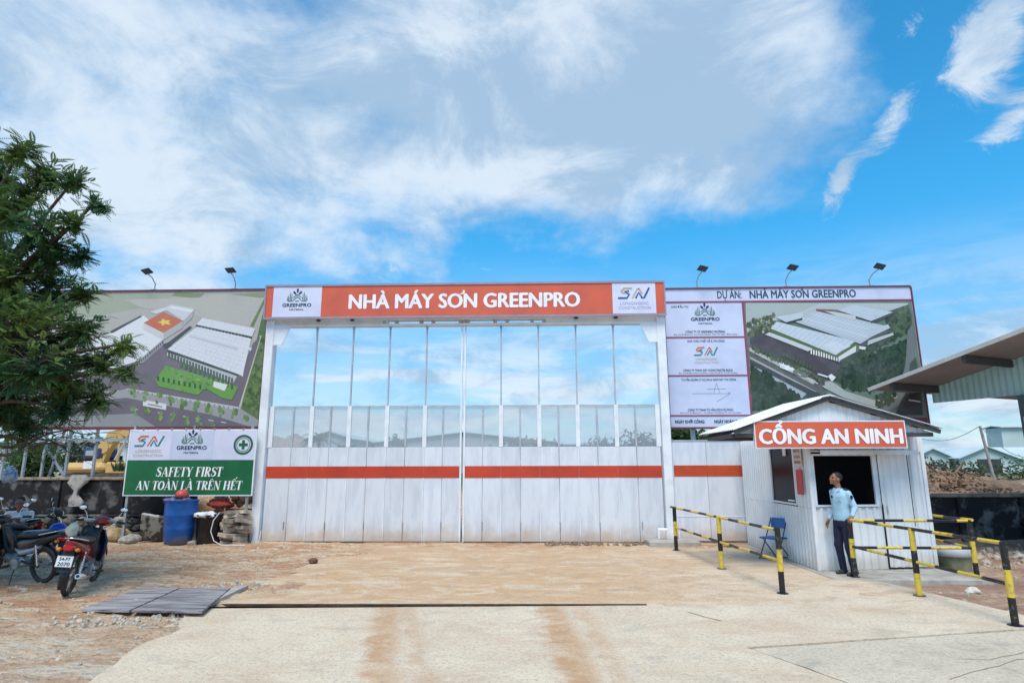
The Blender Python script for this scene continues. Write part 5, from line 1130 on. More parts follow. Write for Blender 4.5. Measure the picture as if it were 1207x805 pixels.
    for s in (-1, 1): g.tube([(.55, s * .16, .29), (.55, s * .27, .29)], .019, 8)
    part('footrest', g, rubber, t)
    return t
A_, B_ = gr(76, 704), gr(113, 684); ang = math.atan2(B_.y - A_.y, B_.x - A_.x)
motorbike('red and black motorbike with a number plate, parked nearest the camera, seen from behind', (A_.x, A_.y + .02, .01), ang, redbike, redbike, shield=mat('navy_leg_shield', (.012, .016, .05), .3))
C_ = gr(47, 689); motorbike('black motorbike with silver lower panels and a blue helmet, left of the red motorbike', (C_.x, C_.y + .05, .01), rad(166), mat('black_bike_paint', (.018, .018, .022), .18, spec=.6), silver, plate=False, lean=-5)
D_ = gr(30, 664); motorbike('black motorbike parked behind the silver sided motorbike, near the seated man', (D_.x - .1, D_.y, .01), rad(150), black, mat('dark_grey_plastic', (.04, .042, .045), .35), plate=False, lean=5)
E_ = gr(4, 672); motorbike('black motorbike at the left edge of the photo, with a round mirror', (E_.x - .35, E_.y, .01), rad(40), black, black, plate=False, lean=6)
hl = thing('helmet', 'glossy blue helmet resting on the tail of the black and silver motorbike', 'helmet', (C_.x + .16, C_.y + .02, .80), local=True)
def hf(p): return V((p.x, p.y, max(p.z, -.045)))
g = MB(); g.ell((0, 0, .045), (.135, .115, .12), 20, 12, 0, None, hf); part('shell', g, bluebike, hl); g = MB(); g.ell((.02, 0, .035), (.125, .118, .03), 20, 8); part('trim', g, cloth, hl)
pc = thing('paper', 'white sheet of paper on the seat of the black and silver motorbike', 'paper', (C_.x - .28, C_.y + .11, .83), local=True, rz=.2)
g = MB(); g.loft([[V((x, y, .008 * math.sin(x * 14 + y * 5) + dz)) for x, y in ((-.14, -.10), (.14, -.10), (.14, .10), (-.14, .10))] for dz in (0, .004)], smooth=False); part('sheet', g, cloth, pc)
# crumpled cloth bag on the red bike
def crumple(name, label, cat, c, r, m, seed=1, amp=.35, z=.7, drop=None):
    g = MB()
    def f(p): 
        q = p * 9; k = 1 + amp * noise.noise(q + V((seed, 0, 0))) + amp * .5 * noise.noise(q * 2.3 + V((0, seed, 0))); return V((p.x * k, p.y * k, p.z * k))
    g.ell(c, r, 26, 18, 0, None, f); return tag(part(name, g, m, None, c), label, cat)
mp = Matrix.Translation((A_.x, A_.y, 0)) @ Matrix.Rotation(ang, 4, 'Z')
q = mp @ V((.52, .16, .90)); crumple('cloth_bag', 'small crumpled cream cloth bag hung on the left side of the red motorbike', 'bag', q, (.08, .07, .11), mat('cream_cloth', (.62, .57, .45), .85, bump=.3), 4)
q = mp @ V((.80, 0, .70)); crumple('rain_jacket', 'black rain jacket draped over the front of the red motorbike', 'jacket', mp @ V((.84, 0, .62)), (.15, .20, .33), black, 6, .22)

# ------------------------------------------------------------------ barrel and junk
br = thing('barrel', 'tall blue plastic barrel standing in front of the safety sign', 'barrel', (-8.62, 15.35, .03))
g = MB(); prof = [(.27, .03), (.30, .05), (.325, .20), (.34, .38), (.345, .40), (.34, .42), (.35, .62), (.365, .70), (.37, .72), (.365, .74), (.37, .95), (.375, 1.02), (.385, 1.04), (.385, 1.07), (.35, 1.075), (.345, 1.0)]
g.loft([[V((-8.62 + r * math.cos(a), 15.35 + r * math.sin(a), z)) for a in [2 * math.pi * k / 30 for k in range(30)]] for r, z in prof]); part('body', g, bluebar, br)
g = MB(); g.torus((-8.62, 15.35, 1.06), .38, .014, 'z', 30, 6); part('rim', g, bluebar, br)
def helm(label, c, m):
    h = thing('helmet', label, 'helmet', c); g = MB(); g.ell(V(c) + V((0, 0, .07)), (.15, .17, .14), 18, 12, 0, None, lambda p: V((p.x, p.y, max(p.z, -.06)))); part('shell', g, m, h)
    g = MB(); g.box(V(c) + V((0, -.17, .045)), (.20, .10, .015), 0, Euler((rad(15), 0, 0)).to_matrix(), .006); part('peak', g, black, h)
helm('faded red helmet on top of the blue barrel', (-8.55, 15.2, 1.11), mat('faded_red_plastic', (.50, .07, .06), .4))
crumple('cloth', 'dark blue and grey cloth lying over the top of the blue barrel', 'cloth', (-8.66, 15.2, 1.08), (.28, .24, .06), mat('blue_grey_cloth', (.07, .09, .25), .9, (.30, .30, .36), 8), 3, .3)
bx = thing('bin', 'black plastic bin with a white cloth on it, right of the blue barrel', 'bin', (-7.95, 15.45, 0))
g = MB(); g.loft([[V((-7.95 + r * math.cos(a), 15.45 + r * math.sin(a), z)) for a in [2 * math.pi * k / 22 for k in range(22)]] for r, z in ((.22, 0), (.25, .05), (.29, .66), (.32, .68), (.32, .72), (.27, .72))]); part('body', g, black, bx)
g = MB(); g.torus((-7.95, 15.45, .70), .31, .02, 'z', 24, 6); part('rim', g, black, bx)
crumple('cloth', 'crumpled white cloth on the black bin', 'cloth', (-7.98, 15.30, .72), (.27, .2, .07), cloth, 8, .45); crumple('cloth', 'dark red cloth bundle behind the black bin, under the safety sign', 'cloth', (-7.85, 15.75, .95), (.30, .14, .10), mat('dark_red_cloth', (.30, .04, .03), .9), 5, .4)
g = MB(); pts = [(-7.55, 15.15, .78), (-7.66, 15.1, .6), (-7.68, 15.05, .35), (-7.56, 15.0, .14), (-7.35, 14.95, .05), (-7.1, 14.95, .04), (-6.8, 15.0, .04)]; g.tube(pts, .010, 8); tag(part('hose', g, cloth, None, (-7.5, 15, 0)), 'pale hose looping down to the ground beside the black bin', 'hose')
# loose bricks and pavers between sign and gate
g0, gs = MB(), None; bk = thing('brick_pile', 'broken pile of red bricks and pale pavers between the safety sign and the gate column', 'brick pile', (-7.2, 15.8, 0)); rn = random.Random(11)
proto = {}
for nm, m in (('brick', brickm), ('paver', pave)):
    g = MB(); g.box(bk.location, (.22, .11, .07) if nm == 'brick' else (.34, .26, .09), 0, None, .008); proto[nm] = part(nm, g, m, bk, bk.location)
first = {'brick': True, 'paver': True}
def putpiece(nm, x, y, z, rot):
    if first[nm]: o = proto[nm]; first[nm] = False
    else: o = proto[nm].copy(); col.objects.link(o); o.parent = bk
    o.location = V((x, y, z)) - bk.location; o.rotation_euler = rot
for lv in range(8):
    for i in range(7):
        x = -8.0 + i * .235 + rn.uniform(-.04, .04)
        if x > -7.15: continue
        putpiece('brick', x, 16.0 + rn.uniform(-.10, .10), .04 + lv * .105, (rn.uniform(-.12, .12), rn.uniform(-.1, .1), rn.uniform(-.4, .4)))
for lv in range(9):
    for i in range(2):
        putpiece('paver', -7.42 + i * .24 + rn.uniform(-.07, .07), 15.5 + rn.uniform(-.12, .12), .05 + lv * .088, (rn.uniform(-.22, .22), rn.uniform(-.2, .2), rn.uniform(-.9, .9)))
for i in range(26): putpiece('brick', rn.uniform(-8.3, -7.15), 16.1 + rn.uniform(-.2, .3), rn.uniform(.85, 1.12), (rn.uniform(-.6, .6), rn.uniform(-.6, .6), rn.uniform(0, 3)))
def stone(label, c, r, seed, m, flat=.7, lb_=None):
    g = MB(); rock(g, c, r, seed, 0, flat, 11, 8); return tag(part('stone', g, m, None, (c[0], c[1], 0)), label, 'stone', lb_)
SG = 'stones lying along the left wall'
def sp(px, py): p = gr(px, py); return p
p = sp(130, 640); stone('large ochre boulder at the foot of the dark wall', (p.x, p.y + .2, .17), (.42, .26, .24), 2.2, rocko, .85, SG)
p = sp(150, 642); stone('grey boulder right of the ochre boulder', (p.x - .02, p.y + .1, .10), (.22, .18, .16), 4.1, rockm, .8, SG)
for k, (px, py, r, lab) in enumerate(((198, 642, .11, 'small pale stone left of the foot of the blue barrel'), (226, 643, .12, 'small pale stone at the right foot of the blue barrel'), (240, 642, .09, 'tiny grey stone beside the black bin'), (185, 638, .15, 'grey stone between the leaning slab and the barrel'), (165, 636, .13, 'round grey stone behind the leaning slab'))):
    p = sp(px, py); stone(lab, (p.x, p.y, r * .4), (r, r * .8, r * .75), k + 7.3, rockm, .8, SG)
p = sp(177, 641); g = MB(); R = Euler((rad(-58), rad(12), rad(10))).to_matrix(); g.box((p.x, p.y + .22, .38), (.78, .68, .09), 0, R, .02); g.v = [v + V((noise.noise(v * 5), 0, noise.noise(v * 5 + V((3, 3, 3))))) * .06 for v in g.v]
tag(part('leaning_slab', g, mat('mossy_pale_stone', (.45, .43, .38), .9, (.07, .08, .06), 4, lo=.45, hi=.55, bump=.4), None, (p.x, p.y, 0)), 'broken pale concrete slab leaning on the dark wall left of the blue barrel', 'slab')
# wall with a rubble foot
lw = thing('boundary_wall', 'low soot dark concrete wall behind the motorbikes on the left', 'wall', (-14.5, 16.4, 0)); x = -23.0; k = 0; rn = random.Random(2)
while x < -8.9:
    w_ = 1.75; x1 = min(x + w_, -8.85); g = MB(); g.b2((x + .008, 16.30 + rn.uniform(-.01, .01), .66), (x1 - .008, 16.52, 1.52), bev=.015); part('wall_panel', g, mossw, lw)
    g = MB(); g.b2((x - .07, 16.24, -.05), (x + .07, 16.296, 1.515), bev=.01); part('pier', g, mossw, lw); g = MB(); g.b2((x + .002, 16.25, 1.525), (x1 - .002, 16.56, 1.60), bev=.015); part('coping', g, mossl, lw)
    g = MB(); g.b2((x + .002, 16.16, .60), (x1 - .002, 16.54, .655), bev=.015); part('ledge', g, mossw, lw); x = x1
pst = []
for i in range(6):
    g = MB(); rock(g, (-14.5, 16.25, 0), (.17, .13, .13), i * 1.9 + .4, 0, .9, 8, 6); pst.append(part('foot_stone', g, rockm if i % 2 else mat('dark_stone', (.10, .095, .085), .9, (.04, .04, .038), 5, bump=.5, rnd=.3), lw, (-14.5, 16.25, 0)))
for z in (.10, .32, .50):
    x = -16.0
    while x < -8.9:
        c = rn.choice(pst); o = c.copy(); col.objects.link(o); o.parent = lw; o.location = V((x, 16.25 + rn.uniform(-.05, .06), z)) - V((-14.5, 16.4, 0)); o.rotation_euler = (rn.uniform(-.4, .4), rn.uniform(-.4, .4), rn.uniform(-.5, .5)); s = rn.uniform(.8, 1.15); o.scale = (s, s, s * .95); x += rn.uniform(.26, .36)
for i, c in enumerate(pst): c.location = V((-16.4 - i * .33, 16.25, .12)) - V((-14.5, 16.4, 0))
p = at(93, 562, 16.2); g = MB()
for i in range(1):
    secs = []
    for j in range(9):
        z = 1.66 - j * .10; wd = .20 + .10 * math.sin(j * 1.1) - .012 * j; secs.append([V((p.x + .02 * math.sin(j * 2) + wd * math.cos(a) * (1 + .2 * math.sin(3 * a + j)), 16.17 + .06 * math.sin(a), z)) for a in [2 * math.pi * k / 16 for k in range(16)]])
    g.loft(secs)
tag(part('sack', g, mat('grey_sack_cloth', (.38, .36, .33), .9, (.16, .15, .17), 7, bump=.4), None, (p.x, 16.2, 0)), 'grey sack hanging over the dark wall behind the motorbikes', 'sack')
p = at(12, 560, 12.0); crumple('cloth_bag', 'blue and white cloth bundle hanging at the left edge of the photo', 'bag', (p.x, 12, p.z), (.13, .12, .17), mat('blue_white_cloth', (.45, .52, .62), .9, (.08, .17, .38), 9), 9, .35)
# rubble on the soil behind the left wall
g = MB(); rn = random.Random(4)
for i in range(160): rock(g, (rn.uniform(-24, -10), rn.uniform(17.2, 21), 1.28 + rn.random() * .12), rn.uniform(.05, .22), i, 0, .7, 6, 4)
tag(part('rubble', g, rockm, None, kind='stuff'), 'pale rubble scattered on the soil behind the dark wall', 'rubble')
# loose chips on the dirt
g = MB(); rn = random.Random(14)
def chips(n, x0, x1, y0, y1, r0, r1):
    for i in range(n):
        x, y = rn.uniform(x0, x1), rn.uniform(y0, y1); r = rn.uniform(r0, r1); rock(g, (x, y, gz(x, y) + r * .15), r, rn.random() * 50, 0, .6, 5, 4)
chips(500, -9, -4.3, 4.5, 15.5, .008, .035); chips(130, -5.8, -4.1, 7.6, 8.7, .015, .05); chips(60, -5.3, -4.2, 9.7, 10.6, .012, .04); chips(260, 6, 13, 9, 16, .01, .05); chips(60, 8.5, 12.5, 13, 16, .05, .12)
tag(part('gravel', g, mat('pale_gravel', (.50, .45, .37), .9, (.28, .23, .18), 12), None, kind='stuff'), 'loose pale stone chips scattered over the dirt', 'gravel')
# cover slabs
cs_ = thing('cover_boards', 'two weathered grey boards laid over the drain edge left of the concrete slab', 'boards', (-5.3, 9.2, 0))
q = [gr(95, 718, .045), gr(166, 692, .05), gr(272, 692, .075), gr(238, 720, .075), gr(152, 719, .06), gr(214, 692, .065)]
for a, b, c, d in ((q[0], q[4], q[5] - V((.02, 0, 0)), q[1]), (q[4] + V((.03, 0, 0)), q[3], q[2], q[5] + V((.02, 0, 0)))):
    for i in range(4):
        t0, t1 = i / 4 + .004, (i + 1) / 4 - .004; g = MB(); g.poly([a.lerp(d, t0), b.lerp(c, t0), b.lerp(c, t1), a.lerp(d, t1)], (0, 0, -.028)); part('plank', g, wood, cs_)
g = MB(); a, b = gr(212, 724, 0), gr(285, 694, 0); g.poly([(a.x, a.y, 0.0), (a.x + .18, a.y, 0), (b.x + .1, b.y, 0), (b.x - .05, b.y, 0)], (0, 0, .055)); tag(part('concrete_kerb', g, conc, None, (a.x, a.y, 0)), 'broken concrete edge under the right end of the grey boards', 'kerb')
stone('dark red stone lying on the dirt left of the gate driveway', (gr(369, 664).x, gr(369, 664).y, .05), (.09, .07, .07), 9.4, mat('dark_red_stone', (.16, .07, .04), .9, bump=.4)); stone('whitish stone on the wet dirt behind the right barrier', (6.82, 10.3, -.05), (.12, .08, .07), 6.2, mat('white_stone', (.6, .58, .52), .9, bump=.3))
# bucket
bu = thing('paint_bucket', 'dirty green bucket with a wide pale lid behind the right barrier', 'bucket', (8.0, 12.5, -.09))
g = MB(); g.loft([[V((8.0 + r * math.cos(a), 12.5 + r * math.sin(a), z)) for a in [2 * math.pi * k / 22 for k in range(22)]] for r, z in ((.25, -.09), (.26, 0), (.30, .18))]); part('body', g, mat('dirty_green_plastic', (.16, .20, .10), .7, (.30, .26, .18), 5), bu)
g = MB(); g.loft([[V((8.0 + r * math.cos(a), 12.5 + r * math.sin(a), z)) for a in [2 * math.pi * k / 22 for k in range(22)]] for r, z in ((.33, .182), (.35, .20), (.35, .31), (.32, .33))]); part('lid', g, mat('pale_grey_plastic', (.45, .47, .50), .5), bu)

# ------------------------------------------------------------------ right: boundary wall, mound, shrubs
rw = thing('boundary_wall', 'low dark stained concrete wall behind the guard booth on the right', 'wall', (11.5, 16.5, 0)); x = 7.7
while x < 18:
    x1 = x + 1.55; g = MB(); g.b2((x + .006, 16.40, -.2), (x1 - .006, 16.58, 1.06), bev=.015); part('wall_panel', g, mossw, rw)
    g = MB(); g.b2((x + .002, 16.36, 1.064), (x1 - .002, 16.62, 1.15), bev=.015); part('coping', g, mossl, rw)
    g = MB(); g.b2((x - .08, 16.32, -.2), (x + .08, 16.398, 1.06), bev=.01); part('pier', g, mossw, rw); x = x1
rn = random.Random(21); g = MB()
for i in range(1100):
    u = rn.gauss(0, 1.6); v = rn.gauss(0, .9); u = min(u, 2.2); x, y = 13.4 + u * .8, 21.5 + v; h = .95 + .85 * math.exp(-(u * u / 5 + v * v / 1.8)) * rn.uniform(.3, 1)
    rock(g, (x, y, h), rn.uniform(.025, .075) * (2.4 if i % 17 == 0 else 1), i, 0, .7, 6, 4)
for i in range(26):
    u = rn.gauss(0, 1.3); x, y = 13.6 + u, 21 + rn.uniform(-.8, .8); z = 1.0 + .6 * math.exp(-u * u / 4); d = V((rn.uniform(-1, 1), rn.uniform(-.5, .5), rn.uniform(-.1, .7))) * rn.uniform(.3, .9); g.tube([(x, y, z), V((x, y, z)) + d], rn.uniform(.012, .035), 5)
tag(part('debris_mound', g, mat('debris_brown', (.26, .18, .12), .95, (.10, .07, .05), 2.5, bump=.4), None, kind='stuff'), 'brown mound of rubble and roots beyond the right wall', 'debris mound')
def lump(name, label, cat, c, r, m, seed):
    g = MB(); rs = V((seed, seed * 2, 0))
    g.ell(c, r, 40, 16, 0, None, lambda p: p * (1 + .25 * noise.noise(p * .6 + rs) + .12 * noise.noise(p * 2.2 + rs))); return tag(part(name, g, m, None, (c[0], c[1], 0)), label, cat)
lump('earth_mound', 'low reddish earth mound under the debris beyond the right wall', 'mound', (13.7, 22.0, .75), (3.4, 1.8, .95), mat('reddish_earth', (.26, .17, .11), .95, (.14, .10, .07), 3, bump=.6), 3)
lump('earth_mound', 'long low earth bank left of the far right warehouses', 'mound', (24, 30, .3), (8, 2.0, 1.0), mat('reddish_earth', (0, 0, 0)), 7)
lump('earth_mound', 'pale brown hill seen through the leftmost bays of the gate', 'hill', (-29, 75, 0), (6.8, 4, 5.5), mat('pale_far_earth', (.36, .28, .23), .95, (.28, .24, .2), 1), 5)
def foliage(g, c, r, n, s, rn, mi=0, shape=None):
    for i in range(n):
        while True:
            p = V((rn.uniform(-1, 1), rn.uniform(-1, 1), rn.uniform(-1, 1)))
            if .25 < p.length < 1 and noise.noise(p * 2.2 + V(c)) > -.18: break
        p = V((p.x * r[0], p.y * r[1], p.z * r[2])) + V(c); a = V((rn.uniform(-1, 1), rn.uniform(-1, 1), rn.uniform(-.6, .6))).normalized(); b = a.cross(V((rn.uniform(-1, 1), rn.uniform(-1, 1), 1))).normalized(); l = s * rn.uniform(.6, 1.4)
        g.add([p, p + a * l * .5 + b * l * .22, p + a * l, p + a * l * .5 - b * l * .22], [(0, 1, 2, 3)], mi)
def bush(name, label, cat, c, r, n, s, m, seed, trunk=0, grp=None):
    rn = random.Random(seed); t = thing(name, label, cat, (c[0], c[1], 0), grp); g = MB()
    for k in range(5):
        o = V((rn.uniform(-.5, .5) * r[0], rn.uniform(-.4, .4) * r[1], rn.uniform(-.35, .35) * r[2])); foliage(g, V(c) + o, (r[0] * .62, r[1] * .62, r[2] * .62), n // 5, s, rn)
    part('crown', g, m, t); g = MB()
    for k in range(4): q = V(c) + V((rn.uniform(-.5, .5) * r[0], rn.uniform(-.3, .3) * r[1], r[2] * .3)); g.tube([(c[0], c[1], 0), (V((c[0], c[1], 0)) + q) / 2 + V((0, 0, .1)), q], 0, 6, rs=[.05 * r[2] + .02, .03 * r[2] + .01, .01])
    part('trunk', g, barkm, t); return t
bush('bush', 'dark green bushes in front of the far right warehouses, left clump', 'bush', (19.5, 30, 1.5), (3.0, 1.2, .9), 1300, .22, leafo, 1)
bush('bush', 'green bushes in front of the far right warehouses, next to the leaning pole', 'bush', (23.3, 30, 1.5), (3.4, 1.2, 1.0), 1500, .22, leafg, 2); bush('bush', 'rough bush at the far right edge, before the warehouses', 'bush', (27.5, 31, 1.4), (3, 1.2, .9), 1300, .22, leafo, 3)
for k, (px, py, Y, r, lab) in enumerate(((25, 540, 30, (1.9, 1, 1.6), 'olive green tree behind the scaffold posts at the far left'), (50, 545, 26, (1.5, .9, 1.0), 'bright green bush behind the excavator on its left'), (85, 535, 32, (1.5, 1, 1.6), 'dark green tree behind the excavator cab'))):
    p = at(px, py, Y); bush('tree', lab, 'tree', (p.x, Y, p.z), r, 1500, .24, leafg if k == 1 else leafo, 20 + k)
for k, (px, py, Y, r, lab) in enumerate(((412, 530, 60, (2.2, 1.5, 1.4), 'small tree seen through the third gate bay'), (470, 525, 60, (1.0, 1, 2.0), 'slim tree seen through the fourth gate bay'), (622, 526, 60, (3.2, 1.5, 1.3), 'tree seen just right of the gate centre'), (655, 532, 60, (2.6, 1.5, 1.2), 'low tree seen through the eighth gate bay'), (715, 528, 58, (3.0, 1.5, 1.7), 'tree seen through the ninth gate bay'), (752, 524, 58, (2.8, 1.5, 2.2), 'taller tree seen through the last gate bay on the right'), (805, 513, 40, (1.3, 1, 1.1), 'dark tree showing under the right billboard beside the booth roof'), (850, 516, 42, (2.2, 1, .9), 'dark hedge tree behind the wall section, below the billboard'))):
    p = at(px, py, Y); bush('tree', lab, 'tree', (p.x, Y, p.z - .3), r, 1100, .42, leafo if k < 6 else leafg, 40 + k)
# palm
pp = at(376, 519, 48); t = thing('palm_tree', 'palm tree seen through the second gate bay', 'palm tree', (pp.x, 48, 0)); g = MB(); rn = random.Random(8); g.tube([(pp.x, 48, 0), (pp.x + .1, 48, 1.6), (pp.x, 48, pp.z)], 0, 8, rs=[.22, .16, .13]); part('trunk', g, barkm, t); g = MB()
for i in range(15):
    a = rn.uniform(0, 6.28); el_ = rn.uniform(-.1, 1.35); ln = rn.uniform(1.3, 2.0); b = V((pp.x, 48, pp.z)); d = V((math.cos(a) * math.cos(el_), math.sin(a) * math.cos(el_), math.sin(el_))); pts = []
    for j in range(9): s = j / 8; pts.append(b + d * ln * s - V((0, 0, .9 * s * s * ln * .6)))
    g.tube(pts, .018, 4)
    for j in range(1, 9):
        tg = (pts[j] - pts[j - 1]).normalized(); sd_ = tg.cross(V((0, 0, 1))).normalized()
        for s in (-1, 1):
            for h in (0, .5): q = pts[j - 1].lerp(pts[j], h); e = q + (sd_ * s + tg * .6 - V((0, 0, .45))).normalized() * .38 * (1 - .5 * j / 8); g.add([q, q + tg * .05, e], [(0, 1, 2)])
part('crown', g, leafo, t)
# ------------------------------------------------------------------ far buildings
def shedb(name, label, x0, x1, y0, y1, ze, zr, wins=6, door=None, wm=None, ridge='y', z0=0, grp=None):
    t = thing(name, label, 'warehouse', ((x0 + x1) / 2, y0, 0), grp); g = MB(); xm = (x0 + x1) / 2
    if ridge == 'y': g.poly([(x0, y0, z0), (x1, y0, z0), (x1, y0, ze), (xm, y0, zr), (x0, y0, ze)], (0, y1 - y0, 0))
    else: g.b2((x0, y0, z0), (x1, y1, ze))
    part('wall', g, wm or whb, t); g = MB(); o = .25; th = .12
    if ridge == 'y':
        for a in (x0 - o, x1 + o): z = ze - o * (zr - ze) / (xm - x0); g.poly([(a, y0 - .4, z + .02), (xm, y0 - .4, zr + .02), (xm, y0 - .4, zr + th), (a, y0 - .4, z + th)], (0, y1 - y0 + .8, 0))
    else: ym = (y0 + y1) / 2; g.poly([(x0 - o, y0 - .4, ze + .0), (x0 - o, ym, zr), (x0 - o, ym, zr + th), (x0 - o, y0 - .4, ze + th)], (x1 - x0 + 2 * o, 0, 0)); g.poly([(x0 - o, y1 + .4, ze), (x0 - o, ym, zr), (x0 - o, ym, zr + th), (x0 - o, y1 + .4, ze + th)], (x1 - x0 + 2 * o, 0, 0))
    part('roof', g, whr, t)
    for i in range(wins):
        x = lerp(x0, x1, (i + .5) / wins); w_ = (x1 - x0) / wins * .3; g = MB(); g.b2((x - w_ / 2, y0 - .05, ze * .55), (x + w_ / 2, y0 - .003, ze * .72)); part('window', g, glassd, t)
    if door: g = MB(); g.b2((door[0], y0 - .06, z0), (door[1], y0 - .003, door[2])); part('door', g, mat('dark_opening', (.05, .06, .07), .8), t)
    return t
def bx_(px, Y): return at(px, 545, Y).x
def zz(px, py, Y): return at(px, py, Y).z
Y = 75
shedb('warehouse', 'pale warehouse gable with a dark doorway beyond the right wall', bx_(1131, Y), bx_(1197, Y), Y, Y + 14, zz(1131, 540, Y), zz(1163, 527, Y), 0, (bx_(1152, Y), bx_(1180, Y), zz(1160, 541, Y)))
shedb('warehouse', 'pale low warehouse left of the doorway warehouse, beyond the right wall', bx_(1086, Y), bx_(1131, Y) - .5, Y + 1, Y + 12, zz(1086, 538, Y), zz(1108, 529, Y), 0)
shedb('warehouse', 'taller pale green building block at the far right edge', bx_(1186, 90), bx_(1260, 90), 90, 93, zz(1190, 504, 90), zz(1190, 502, 90), 0, ridge='x'); shedb('warehouse', 'long pale warehouse roof at the right edge, beside the doorway warehouse', bx_(1198, Y) + .3, bx_(1300, Y), Y + 3, Y + 9, zz(1200, 541, Y), zz(1200, 528, Y + 6), 0, ridge='x')
Y = 52
shedb('warehouse', 'long pale warehouse behind the trees at the far left', at(-120, 545, Y).x, at(158, 545, Y).x, Y, Y + 14, zz(60, 522, Y), zz(60, 505, Y + 7), 7, ridge='x', grp=None)
Y = 80
shedb('warehouse', 'grey warehouse with a wide gable seen through the gate centre', bx_(440, Y), bx_(655, Y), Y, Y + 40, zz(440, 522, Y), zz(547, 510, Y), 0, wm=mat('far_grey_cladding', (.40, .42, .42), .8))
shedb('warehouse', 'low warehouse with hipped roof seen through the third gate bay', bx_(385, Y), bx_(436, Y), Y - 8, Y + 6, zz(385, 521, Y), zz(410, 513, Y), 0, wm=mat('far_grey_cladding', (0, 0, 0)))
shedb('warehouse', 'low long warehouse seen through the right bays of the gate', bx_(658, Y), bx_(775, Y), Y - 6, Y + 20, zz(700, 526, Y), zz(700, 516, Y + 8), 0, ridge='x', wm=mat('far_grey_cladding', (0, 0, 0)))
# leaning pole with wires
lp = thing('utility_pole', 'thin leaning pole with two slack wires beyond the right wall', 'pole', (15.9, 22, 1)); a = at(1155, 502, 22); b = at(1176, 580, 22); g = MB(); g.tube([b, a], .045, 8); part('pole', g, conc, lp)
g = MB(); e = at(1085, 517, 24); e2 = at(1212, 540, 20)
for P_, Q_ in ((a, e), (a, e2)): g.tube([P_.lerp(Q_, k / 8) - V((0, 0, .25 * math.sin(math.pi * k / 8))) for k in range(9)], .012, 5)
part('wire', g, steel, lp)
lp2 = thing('utility_pole', 'slim pole at the far side of the kiosk field carrying a wire end', 'pole', (e.x - .1, 24.1, 1)); g = MB(); g.tube([(e.x, 24, .8), (e.x, 24, e.z + .1)], .04, 7); part('pole', g, conc, lp2)
# ------------------------------------------------------------------ shed on the right
tip = at(1025, 460, 15.8); d2 = V((.42, -.9075, 0)); b2v = V((.9075, .42, 0)); v1 = onp(1207, 390, tip, tip + d2); slope = (v1.z - tip.z) / ((v1 - tip).dot(d2)); Lr = ((v1 - tip).dot(d2)) * 1.7
sd = thing('open_shed', 'grey green shed with a sloping roof overhang at the right edge', 'shed', (12, 14, 0)); up3 = V((0, 0, 1)); nrib = 26
def rp(s, t, dz=0): return tip + d2 * s + b2v * t + up3 * (slope * s + dz)
for i in range(4):
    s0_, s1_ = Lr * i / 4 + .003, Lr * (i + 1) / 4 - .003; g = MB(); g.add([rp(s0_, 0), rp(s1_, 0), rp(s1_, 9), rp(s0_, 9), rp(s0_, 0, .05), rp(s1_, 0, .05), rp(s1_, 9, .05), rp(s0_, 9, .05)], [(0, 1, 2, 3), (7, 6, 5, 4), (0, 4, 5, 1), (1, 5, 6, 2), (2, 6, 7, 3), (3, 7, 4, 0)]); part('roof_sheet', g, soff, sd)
g = MB(); g.bar(rp(-.02, -.02, .02), rp(Lr, -.02, .02), .03, .09); part('verge_trim', g, mat('pale_verge', (.50, .48, .44), .6), sd)
wo_ = 1.79; W0 = V((tip.x, tip.y, 0)) + b2v * wo_ + d2 * .39; zb_ = 3.43
nW = 5
for i in range(nW):
    q0, q1 = (Lr - .39) * i / nW + .002, (Lr - .39) * (i + 1) / nW - .002; g = MB(); n = 8; vs = []; 
    for k in range(n * 4 + 1):
        s = lerp(q0, q1, k / (n * 4)); o = .018 if k % 4 in (2, 3) else 0; p_ = W0 + d2 * s - b2v * o; zt2 = tip.z + slope * (s + .39) - .01
        vs += [V((p_.x, p_.y, zb_)), V((p_.x, p_.y, zt2)), V((p_.x, p_.y, zb_)) + b2v * .04, V((p_.x, p_.y, zt2)) + b2v * .04]
    m_ = n * 4; fs = []
    for k in range(m_): a, b = 4 * k, 4 * k + 4; fs += [(a, a + 1, b + 1, b), (a + 2, b + 2, b + 3, a + 3), (a, b, b + 2, a + 2)]
    g.add(vs, fs); part('gable_sheet', g, tealw, sd)
for (p0, p1) in (((1050, 459), None), ((1135, 424), None)):
    s_ = (onp(p0[0], p0[1], tip, tip + d2) - tip).dot(d2); g = MB(); g.bar(rp(s_, .03, -.10), rp(s_, wo_ - .02, -.10), .08, .16); part('purlin', g, mat('dark_steel_beam', (0, 0, 0)), sd)
pc_ = onp(1201, 470, W0, W0 + d2); zc_ = zb_
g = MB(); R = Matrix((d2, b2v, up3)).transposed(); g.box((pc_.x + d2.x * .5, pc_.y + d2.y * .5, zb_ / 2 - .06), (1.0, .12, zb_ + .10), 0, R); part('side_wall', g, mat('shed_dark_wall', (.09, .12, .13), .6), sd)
g = MB(); pw = pc_ + d2 * .10 - b2v * .08
for z in (1.6, 2.9): g.box((pw.x + d2.x * .3, pw.y + d2.y * .3, z), (.64, .04, .05), 0, R)
for s in (0, .60): g.box((pw.x + d2.x * s, pw.y + d2.y * s, 2.25), (.05, .038, 1.25), 0, R)
wf = part('window', g, white2, sd); g = MB(); g.box((pw.x + d2.x * .3, pw.y + d2.y * .3, 2.25), (.56, .015, 1.24), 0, R); part('pane', g, mat('pale_glass', (.30, .36, .42), .1), wf)
for t_ in (6.0,):
    for s in (.6, 5): g = MB(); q_ = W0 + b2v * t_ + d2 * s; g.b2((q_.x - .1, q_.y - .1, -.2), (q_.x + .1, q_.y + .1, 3.7)); part('post', g, steel, sd)
